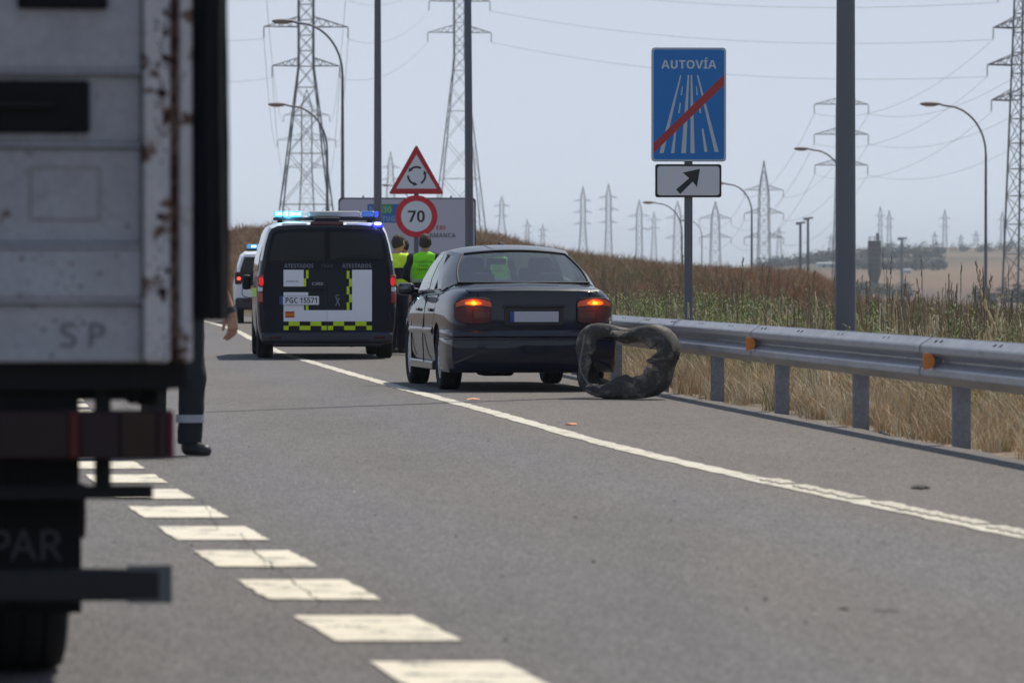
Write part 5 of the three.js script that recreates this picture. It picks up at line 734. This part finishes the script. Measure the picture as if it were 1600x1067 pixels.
// ---------- torn tyre carcass against the car ----------
{
  const d = 45.9, t = thing('tyre_carcass', 'torn black lorry tyre carcass standing upright against the car corner', 'tyre', [X(979, d), .0, -d], -.36);
  const n = 140, rows = [], r = rng(33), front = [], back = [];
  const inner = spline([[0, .235], [25, .225], [50, .20], [70, .14], [90, .105], [108, .11], [130, .15], [150, .21], [165, .165], [180, .12], [205, .10], [225, .095], [245, .13], [262, .19], [278, .21], [295, .195], [315, .22], [335, .235], [360, .235]]);
  const tex = dirtTex();
  function dirtTex() { const m = 512, a = fbm(m, 6, 6, 61, .62), b = fbm(m, 48, 3, 62); return dataTex(m, i => { const k = clamp((a[i] - .5) * 5, 0, 1) * (.5 + b[i]); return [.38 + .30 * k + .16 * (b[i] - .5), .37 + .28 * k + .16 * (b[i] - .5), .355 + .24 * k + .16 * (b[i] - .5)]; }); }
  for (let i = 0; i <= n; i++) {
    const a = i / n * Math.PI * 2, ca = Math.cos(a), sa = Math.sin(a), e = 3.4, R = 1 / Math.pow(Math.abs(ca) ** e + Math.abs(sa) ** e, 1 / e), deg = a * 180 / Math.PI;
    const wob = 1 + .03 * Math.sin(3 * a + 1) + .016 * Math.sin(7 * a) + .03 * (fn2(deg * .03, 8) - .5), ox = .485 * R * ca * wob + .015 * Math.sin(a * 2), oy = .368 + .362 * R * sa - (sa > 0 ? (.075 * Math.exp(-(((ox - .02) / .24) ** 2)) + .022 * sstep(.15, .4, ox)) * sa : 0);
    const nl = Math.hypot(ca, sa * 1.1), nxv = -ca / nl, nyv = -sa * 1.1 / nl, jag = .010 * Math.sin(a * 11) * Math.sin(a * 5 + 1) + .020 * (fn2(i * .3, 3) - .5);
    const w = .115 + .02 * Math.sin(a * 2 + .5), tear = .42 * sstep(.62, .72, fn2(deg * .055 + 11, 2)) , f = (inner(deg) + jag) * (1 - tear * (deg > 190 && deg < 330 ? .5 : .8)), bk = .10 + .05 * Math.sin(a * 3 + 2) + jag, tw = .06 * Math.sin(a + 2.4);   // the ring is twisted a little
    const P = (depth, z, th) => { const q = fn2(deg * .045 + depth * 9, z * 14 + 5) - .5, q2 = fn2(deg * .16 + 3, depth * 26 + z * 20) - .5, m = sstep(0, .05, depth); return [ox + nxv * (depth + th + .02 * q), Math.max(.004, oy + nyv * (depth + th + .02 * q)), z + tw + m * Math.sign(z || 1) * (.028 * q + .013 * q2)]; };
    const c = [[f, w * .72 + .02], [f * .75, w * .95 + .012], [f * .45, w * 1.06], [.045, w * 1.04], [.014, w * .9], [0, w * .6], [-.004, 0], [0, -w * .6], [.014, -w * .9], [.045, -w * 1.04], [bk * .5, -w * 1.03], [bk, -w * .8]];
    const tread = z => .006 * (Math.sin(a * 70) > .2 ? 1 : 0) * (Math.abs(z) < w * .85 ? 1 : 0);
    rows.push([...c.map(([dp, z]) => P(dp + (dp < .02 ? tread(z) : 0), z, 0)), ...c.slice().reverse().map(([dp, z]) => P(dp + .016, z * .86, 0)), P(c[0][0], c[0][1], 0)]);
  }
  const g = gridGeo(rows, false, .8), uv = g.attributes.uv, p = g.attributes.position; for (let i = 0; i < uv.count; i++) uv.setXY(i, uv.getY(i) * 2.5, uv.getX(i) * 1.5);
  mesh('casing', g, std([.40, .39, .38], .95, 0, { map: tex, bumpMap: tex, bumpScale: .006 }), t);
  const cord = (pts, rr, m, name) => mesh(name, [tube(pts, rr, 6, 24)], m, t);
  { const rows = []; for (let i = 0; i <= 9; i++) { const u = i / 9; rows.push([[-.10 + .15 * u, .592 - .02 * u + .007 * Math.sin(i * 2.3), .178 - .02 * u], [-.10 + .15 * u, .624 - .014 * u + .006 * Math.sin(i * 1.7), .160 - .02 * u + .008 * Math.sin(i)], [-.10 + .15 * u, .640 - .012 * u, .12 - .02 * u]]); } mesh('bare_steel_belt', gridGeo(rows, false, 0), std([.30, .29, .27], .75, .1, { map: tex }), t, 'bare pale strip of torn steel belt'); }
  cord([[-.36, .60, .155], [-.38, .46, .16], [-.40, .30, .165], [-.33, .16, .165], [-.2, .10, .165]], .007, std([.17, .165, .155], .9), 'torn_bead');
  { const r2 = rng(71); for (let i = 0; i < 7; i++) { const x = .33 - r2() * .07, y = .24 + r2() * .25; cord([[x, y, .135], [x - .02, y - .05 - r2() * .05, .15], [x + .01, y - .10 - r2() * .06, .145]], .006, std([.34, .32, .29], .9), 'frayed_cord'); } }
}
// ---------- bits lying on the road and the verge ----------
function chip(name, label, cat, px, py, size, m, seed, dd, group) { const d = dd ?? FOCAL * EYE / (py - HORIZON), r = rng(seed), g = new THREE.IcosahedronGeometry(1, 1), p = g.attributes.position; const h = new Map(); for (let i = 0; i < p.count; i++) { const k = p.getX(i).toFixed(3) + p.getY(i).toFixed(3) + p.getZ(i).toFixed(3); if (!h.has(k)) h.set(k, .65 + .6 * r()); const s = h.get(k); p.setXYZ(i, p.getX(i) * s * size[0], Math.max(-.4, p.getY(i)) * s * size[1], p.getZ(i) * s * size[2]); } const o = mesh(name, toCreasedNormals(g, .4), m); o.position.set(X(px, d), size[1] * .4 + (dd ? groundY(X(px, d), -d) : 0), -d); o.rotation.y = r() * .8 - .4; return tag(o, label, cat, group); }
const amber = phys([.62, .21, .05], { roughness: .4 }), amberPale = std([.68, .32, .16], .6), treadBit = std([.02, .02, .021], .9);
chip('lens_shard', 'small orange shard on the shoulder left of the tyre carcass shadow', 'shard', 740, 624.5, [.05, .012, .12], amberPale, 3);
chip('lens_shard', 'orange and white shard on the shoulder nearest the tyre carcass', 'shard', 892, 664, [.045, .012, .08], amber, 5);
chip('rubber_strip', 'flat black rubber strip on the shoulder at the right, near the ribbed line', 'rubber scrap', 1439, 763.5, [.05, .014, .10], treadBit, 9);
chip('rubber_scrap', 'small black scrap lying in the open lane at lower right, left one', 'rubber scrap', 1320, 953, [.016, .006, .03], treadBit, 11);
chip('rubber_strip', 'thin dark strip in the open lane at lower right', 'rubber scrap', 1386, 955.5, [.05, .004, .02], std([.075, .072, .068], .95), 13);
chip('black_stone', 'black lump on the gravel between guardrail posts at right', 'stone', 1379, 671.5, [.05, .04, .09], treadBit, 15, 36.2);
chip('pale_stone', 'pale stone on the gravel right of the black lump', 'stone', 1402, 678, [.03, .02, .05], std([.5, .47, .42], .9), 17, 35.6);
{ const r = rng(44), g = new THREE.IcosahedronGeometry(1, 0), im = new THREE.InstancedMesh(g, std([1, 1, 1], .9), 110), M = new THREE.Matrix4(), q = new THREE.Quaternion(); for (let i = 0; i < 110; i++) { const d = 14 + 34 * r() * r() + 2 * r(), x = edgeX(d) - 4.2 + 6.6 * r(), s = .003 + .004 * r() * r(); M.compose(V(x, s * .3, -d), q.setFromEuler(new THREE.Euler(r(), r() * 6, r())), V(s * (1 + r()), s * .6, s * (1 + r()))); im.setMatrixAt(i, M); const c = r() < .7 ? .02 : .4; im.setColorAt(i, new THREE.Color(c, c * .97, c * .92)); } im.name = 'grit'; im.userData.kind = 'stuff'; im.userData.label = 'grit strewn over the asphalt'; scene.add(im); }

// ---------- grass, weeds and scrub ----------
function tuftGeo(n, h, spread, w, seed, bend = .35) { const r = rng(seed), pos = [], nor = [], idx = [];
  for (let i = 0; i < n; i++) { const a = r() * 6.283, rr = Math.sqrt(r()) * spread, x = Math.cos(a) * rr, z = Math.sin(a) * rr, H = h * (.45 + .65 * r()), b = bend * H * (.3 + r()), ba = r() * 6.283, ya = r() * 3.14, wx = Math.cos(ya) * w * (.6 + .7 * r()) / 2, wz = Math.sin(ya) * w / 2; const o = pos.length / 3;
    for (const [t, k] of [[0, 1], [.4, .9], [.75, .6]]) { const bx = x + Math.cos(ba) * b * t * t, bz = z + Math.sin(ba) * b * t * t; pos.push(bx - wx * k, H * t, bz - wz * k, bx + wx * k, H * t, bz + wz * k); } pos.push(x + Math.cos(ba) * b, H, z + Math.sin(ba) * b);
    idx.push(o, o + 1, o + 3, o, o + 3, o + 2, o + 2, o + 3, o + 5, o + 2, o + 5, o + 4, o + 4, o + 5, o + 6); }
  const g = new THREE.BufferGeometry(); g.setAttribute('position', new THREE.Float32BufferAttribute(pos, 3)); g.setIndex(idx); g.computeVertexNormals(); return g; }
function seedStalkGeo(seed, H, headL, headW, n = 3) { const r = rng(seed), l = []; for (let i = 0; i < n; i++) { const x = (r() - .5) * .12, z = (r() - .5) * .12, h = H * (.7 + .4 * r()), lx = (r() - .5) * .16; l.push(bar(V(x, 0, z), V(x + lx, h, z), .0035, .0022, 3)); for (let k = 0; k < 5; k++) { const t = k / 5, g = new THREE.SphereGeometry(1, 5, 4); g.scale(headW * (.5 + r() * .7), headL * .16, headW * .7); l.push(at(g, x + lx * (1 + .1 * t) + (r() - .5) * headW * 1.6, h - headL * (1 - t), z + (r() - .5) * headW, 0, 0, (r() - .5))); } } return merge(l); }
function weedGeo(seed, H) { const r = rng(seed), l = [bar(V(0, 0, 0), V((r() - .5) * .1, H, 0), .006, .003, 4)]; for (let i = 0; i < 34; i++) { const y = H * (.08 + .9 * r()), a = r() * 6.283, L = .15 * (1.1 - y / H * .7) * (.5 + .8 * r()), c = Math.cos(a), s = Math.sin(a), w = .0085; const g = new THREE.BufferGeometry(); g.setAttribute('position', new THREE.Float32BufferAttribute([0, y, 0, c * L * .5 - s * w, y + L * .35, s * L * .5 + c * w, c * L * .5 + s * w, y + L * .35, s * L * .5 - c * w, c * L, y + L * .5, s * L], 3)); g.setAttribute('uv', new THREE.Float32BufferAttribute(new Float32Array(8), 2)); g.setIndex([0, 1, 2, 1, 3, 2]); g.computeVertexNormals(); l.push(g); } return merge(l); }
function scatter(name, geos, m, count, seed, place, color, label, scale, tilt) {
  const r = rng(seed), per = Math.ceil(count / geos.length), M = new THREE.Matrix4(), q = new THREE.Quaternion(), e = new THREE.Euler(), c = new THREE.Color();
  for (const g of geos) { const im = new THREE.InstancedMesh(g, m, per); let k = 0, tries = 0; while (k < per && tries++ < per * 30) { const p = place(r); if (!p) continue; const s = scale(r, p); e.set((r() - .5) * (tilt ?? .3), r() * 6.283, (r() - .5) * (tilt ?? .3)); q.setFromEuler(e); M.compose(V(p[0], groundY(p[0], p[2]) - .01, p[2]), q, V(s, s * (.8 + .5 * r()), s)); im.setMatrixAt(k, M); c.setRGB(...color(r, p)); im.setColorAt(k, c); k++; } im.count = k; im.name = numbered(name); im.userData.kind = 'stuff'; im.userData.label = label; im.castShadow = im.receiveShadow = true; scene.add(im); }
}
const leafMat = new THREE.MeshPhysicalMaterial({ color: 0xffffff, roughness: .9, transmission: .25, thickness: 0, side: THREE.DoubleSide }), strawMat = new THREE.MeshPhysicalMaterial({ color: 0xffffff, roughness: .85, transmission: .25, thickness: 0, side: THREE.DoubleSide });
const vary = (c, k) => (r) => { const v = 1 + (r() - .5) * k, h = (r() - .5) * .12; return [c[0] * v * (1 + h), c[1] * v, c[2] * v * (1 - h)]; };
const inView = (x, d, m = .02) => Math.abs(x / d) < 800 / FOCAL + m;
const alongRail = (d0, d1, r0, r1, pw = 1) => r => { const d = d0 + (d1 - d0) * Math.pow(r(), .8), x = railX(d) + r0 + (r1 - r0) * Math.pow(r(), pw); return inView(x, d) ? [x, 0, -d] : null; };
// straw below and just behind the guardrail, in clumps with bare gravel between
const clump = (p, k, f = 1) => fn2(p[0] * f, p[2] * f * .6) > k;
scatter('dry_grass', [1, 2, 3].map(s => tuftGeo(18, .26, .10, .008, s, .75)), strawMat, 12000, 201, r => { const p = alongRail(24, 74, .12, 3.2, 1.2)(r); if (!p) return null; const q = p[0] - railX(-p[2]); return (q < .5 && r() > (q - .1) * 1.5 + .05) || !clump(p, .40, 2.2) ? null : p; }, (r, p) => vary(r() < .3 ? [.50, .44, .31] : r() < .5 ? [.42, .30, .17] : r() < .85 ? [.33, .235, .13] : [.20, .19, .07], .6)(r), 'dry straw coloured grass below the guardrail', (r, p) => .45 + 1.0 * r() * r() + .25 * sstep(.4, 1.2, p[0] - railX(-p[2])));
scatter('tall_dry_grass', [4, 5].map(s => tuftGeo(12, .55, .2, .008, s, .95)), strawMat, 1900, 202, r => { const p = alongRail(28, 92, .8, 6, 1)(r); return p && clump(p, .45) ? p : null; }, (r, p) => vary(fn2(p[0] * .8 + 9, p[2] * .5) > .55 ? [.40, .32, .18] : [.20, .175, .08], .6)(r), 'taller bleached grass behind the guardrail', (r, p) => (.5 + .6 * r()) * (.6 + .9 * fn2(p[0] * .9 + 50, p[2] * .35)), .8);
// green weeds
scatter('green_weeds', [6, 7, 8].map(s => weedGeo(s, .62)), leafMat, 4600, 203, r => { const p = alongRail(34, 100, .9, 7.5, .9)(r); if (!p) return null; const d = -p[2], px = 800 + FOCAL * p[0] / d; const dens = px < 1240 ? .95 : .30; return r() < dens && clump(p, .36, 1.4) ? p : null; }, (r, p) => vary(r() < .7 ? [.095, .145, .026] : [.17, .15, .05], .7)(r), 'green weeds growing behind the guardrail', (r, p) => (.4 + .6 * r()) * (.55 + 1.0 * fn2(p[0] * .9 + 20, p[2] * .35)));
scatter('green_grass', [9, 10].map(s => tuftGeo(16, .42, .2, .009, s, .9)), leafMat, 4200, 204, r => { const p = alongRail(44, 105, 1.0, 7, .9)(r); if (!p) return null; const px = 800 + FOCAL * p[0] / -p[2]; return r() < (px < 1220 ? 1 : .2) && clump(p, .38, .7) ? p : null; }, vary([.13, .18, .04], .6), 'green grass on the bank behind the guardrail', r => .6 + .6 * r());
scatter('wild_oats', [11, 12, 13].map(s => seedStalkGeo(s, .72, .12, .009)), strawMat, 900, 205, r => { const p = alongRail(30, 80, .8, 5.5)(r); if (!p) return null; const px = 800 + FOCAL * p[0] / -p[2]; return clump(p, .52, .8) && r() < (px < 1200 ? .3 : 1) ? p : null; }, (r) => vary(r() < .35 ? [.60, .52, .34] : [.28, .23, .12], .4)(r), 'wild oat stalks with pale seed heads behind the guardrail', r => .5 + .7 * r(), .7);
scatter('dark_stalks', [14, 15].map(s => seedStalkGeo(s, 1.0, .18, .007, 2)), strawMat, 500, 206, alongRail(36, 110, 1.2, 8), (r) => vary([.17, .13, .07], .5)(r), 'tall dark dry stalks standing above the grass', r => .6 + .6 * r());
// scrub on the bank that rises to the hill
const onHill = r => { const d = 72 + 170 * Math.pow(r(), .7), px = 340 + 1000 * r(), x = X(px, d), q = x - railX(d); return q > 1.2 ? [x, 0, -d] : null; };
scatter('hill_scrub', [16, 17, 18].map(s => tuftGeo(24, .34, .36, .018, s, 1.1)), leafMat, 8500, 207, onHill, (r, p) => { const u = p[0] / -p[2] * 230, n = fn2(p[0] * .3, p[2] * .12), top = sstep(150, 220, -p[2]); const c = u > 9.5 && n > .40 ? [.23, .085, .036] : n > .56 ? [.12, .12, .045] : n > .44 ? [.19, .10, .05] : [.16, .075, .038]; return vary(c.map((v, i) => lerp(v, [.24, .145, .075][i], top * .5)), .55)(r); }, 'dry brown and rust coloured scrub on the bank', (r, p) => (.35 + .65 * r()) * (.6 + 1.0 * fn2(p[0] * .8, p[2] * .3)), .9);
function crownGeo(seed, fine, n = 260) { const r = rng(seed), g = new THREE.BufferGeometry(), pos = []; for (let i = 0; i < 110; i++) { const a = r() * 6.283, b = Math.acos(2 * r() - 1), R = .55 + .45 * r(), lump = 1 + .25 * Math.sin(3 * a + seed) * Math.sin(2 * b), c = V(Math.sin(b) * Math.cos(a), Math.cos(b) * .85 + .75, Math.sin(b) * Math.sin(a)).multiplyScalar(R * lump); const s = (fine ?? .16) + .1 * r(); for (let k = 0; k < 3; k++) pos.push(c.x + (r() - .5) * s * 2, c.y + (r() - .5) * s * 1.6, c.z + (r() - .5) * s * 2); } g.setAttribute('position', new THREE.Float32BufferAttribute(pos, 3)); g.computeVertexNormals(); return g; }
scatter('dark_shrub', [41, 42, 43].map(s => crownGeo(s, .05, 420)), new THREE.MeshStandardMaterial({ color: 0xffffff, roughness: .95, side: THREE.DoubleSide }), 210, 210, r => { const d = 70 + 110 * r(), px = 900 + 420 * r(), x = X(px, d); return x - railX(d) > 2.5 && fn2(x * .3 + 2, d * .1) > .4 ? [x, 0, -d] : null; }, vary([.075, .075, .032], .6), 'low dark shrubs dotted over the bank', r => .10 + .20 * r());
scatter('bank_grass', [19, 20].map(s => tuftGeo(16, .40, .26, .016, s, .9)), strawMat, 6000, 208, r => { const p = onHill(r); return p && fn2(p[0] * .25 + 4, p[2] * .1) > .4 ? p : null; }, (r, p) => vary(r() < .6 ? [.19, .115, .06] : [.25, .18, .09], .6)(r), 'dry grass between the scrub on the bank', r => .6 + .8 * r());
scatter('valley_weeds', [21, 22].map(s => tuftGeo(18, .42, .5, .035, s, .6)), leafMat, 6000, 209, r => { const d = 95 + 420 * r() * r(), px = 1300 + 380 * r(), x = X(px, d); return x - railX(Math.min(d, 240)) > 6 ? [x, 0, -d] : null; }, (r) => vary(r() < .5 ? [.17, .125, .085] : [.26, .19, .10], .6)(r), 'dry weeds on the low ground at the right', r => .5 + .7 * r());


{
  const x = X(1367, 1480), gy = groundY(x, -1480), m = 1480 / FOCAL, H = Y(376, 1480) - gy, t = thing('silo', 'brown round silo on a narrow foot out in the fields', 'silo', [x, gy, -1480]), R = 10.5 * m;
  const st = std([.085, .075, .055], .9, 0, { map: soilTex });
  mesh('tank', lathe([[R * .55, H * .0], [R * .6, H * .12], [R, H * .3], [R, H * .985], [R * .94, H], [0, H]], 28), st, t);
  for (let k = 1; k < 6; k++) mesh('hoop', at(new THREE.TorusGeometry(R * 1.005, .09, 6, 28), 0, H * (.3 + .11 * k), 0, Math.PI / 2), std([.07, .06, .05], .8), t);
  mesh('top_rail', [0, 1, 2, 3, 4, 5, 6, 7].map(k => bar(V(Math.cos(k * .785) * R * .9, H, Math.sin(k * .785) * R * .9), V(Math.cos(k * .785) * R * .9, H + 1.1, Math.sin(k * .785) * R * .9), .08)).concat([at(new THREE.TorusGeometry(R * .9, .08, 5, 24), 0, H + 1.1, 0, Math.PI / 2), box(.9, 2.2, .9, R * .45, H + 1.2, 0)]), std([.10, .10, .11], .7), t);
}
{
  const geos = [1, 2, 3].map(s => crownGeo(s * 7)); const mat = new THREE.MeshStandardMaterial({ color: 0xffffff, roughness: .95, side: THREE.DoubleSide });
  const wood = (name, count, seed, px0, px1, d0, d1, s0, s1, col, label) => { const r = rng(seed); geos.forEach((g, gi) => { const per = Math.ceil(count / 3), im = new THREE.InstancedMesh(g, mat, per), M = new THREE.Matrix4(); for (let k = 0; k < per; k++) { let d, x, n = 0; do { d = lerp(d0, d1, r()); x = X(lerp(px0, px1, r()), d); } while (fn2(x * .035, d * .012) < .46 && n++ < 30); const s = lerp(s0, s1, r()); M.compose(V(x, groundY(x, -d) - .2, -d), new THREE.Quaternion().setFromEuler(new THREE.Euler(0, r() * 6, 0)), V(s * (.8 + .5 * r()), s, s)); im.setMatrixAt(k, M); const v = .7 + .6 * r(); im.setColorAt(k, new THREE.Color(col[0] * v, col[1] * v, col[2] * v)); } im.name = numbered(name); im.userData.kind = 'stuff'; im.userData.label = label; scene.add(im); }); };
  wood('far_wood', 90, 301, 1338, 1478, 1740, 1960, 1.4, 2.8, [.030, .045, .030], 'dark wood along the foot of the far ridge');
  wood('far_wood', 150, 302, 1180, 1470, 2000, 2300, 1.8, 3.6, [.030, .045, .030], 'far trees behind the red soil bank');
  wood('far_wood', 60, 303, 1390, 1720, 2300, 3000, 1.5, 3.5, [.035, .045, .03], 'far trees along the skyline of the ridge');
  wood('far_bushes', 60, 304, 1330, 1430, 1180, 1420, 1.2, 2.4, [.055, .06, .03], 'bushes round the foot of the silo');
  wood('far_bushes', 40, 305, 1530, 1700, 900, 1150, 1.8, 3.6, [.025, .032, .022], 'dark bushes in the field at the right edge');
}
for (const [px, py, w, h, d, c, label] of [[1298, 418, 42, 6, 1850, [.42, .45, .5], 'low pale industrial shed beyond the red soil bank'], [1270, 409, 26, 5, 2200, [.2, .24, .3], 'blue grey roofed shed far behind the straight masts'], [1418, 420, 12, 5, 1700, [.55, .55, .56], 'small white farm building right of the silo']]) {
  const m = d / FOCAL, x = X(px, d), t = thing('farm_shed', label, 'shed', [x, groundY(x, -d), -d]), H = h * m, W2 = w * m / 2;
  mesh('wall', [box(W2 * 2, H, W2 * .8, 0, H / 2, 0)], std(c, .8), t);
  mesh('roof', [extr(poly([[-W2 * .44, 0], [W2 * .44, 0], [0, H * .35]]), W2 * 2.06).rotateY(Math.PI / 2).translate(-W2 * 1.03, H, 0)], std(c.map(v => v * .6), .8), t);
  for (const k of [-.5, .1, .55]) mesh('door', [box(W2 * .22, H * .6, .1, W2 * k, H * .3, W2 * .4 + .05)], std([.08, .09, .1], .7), t);
}
renderer.render(scene, camera);
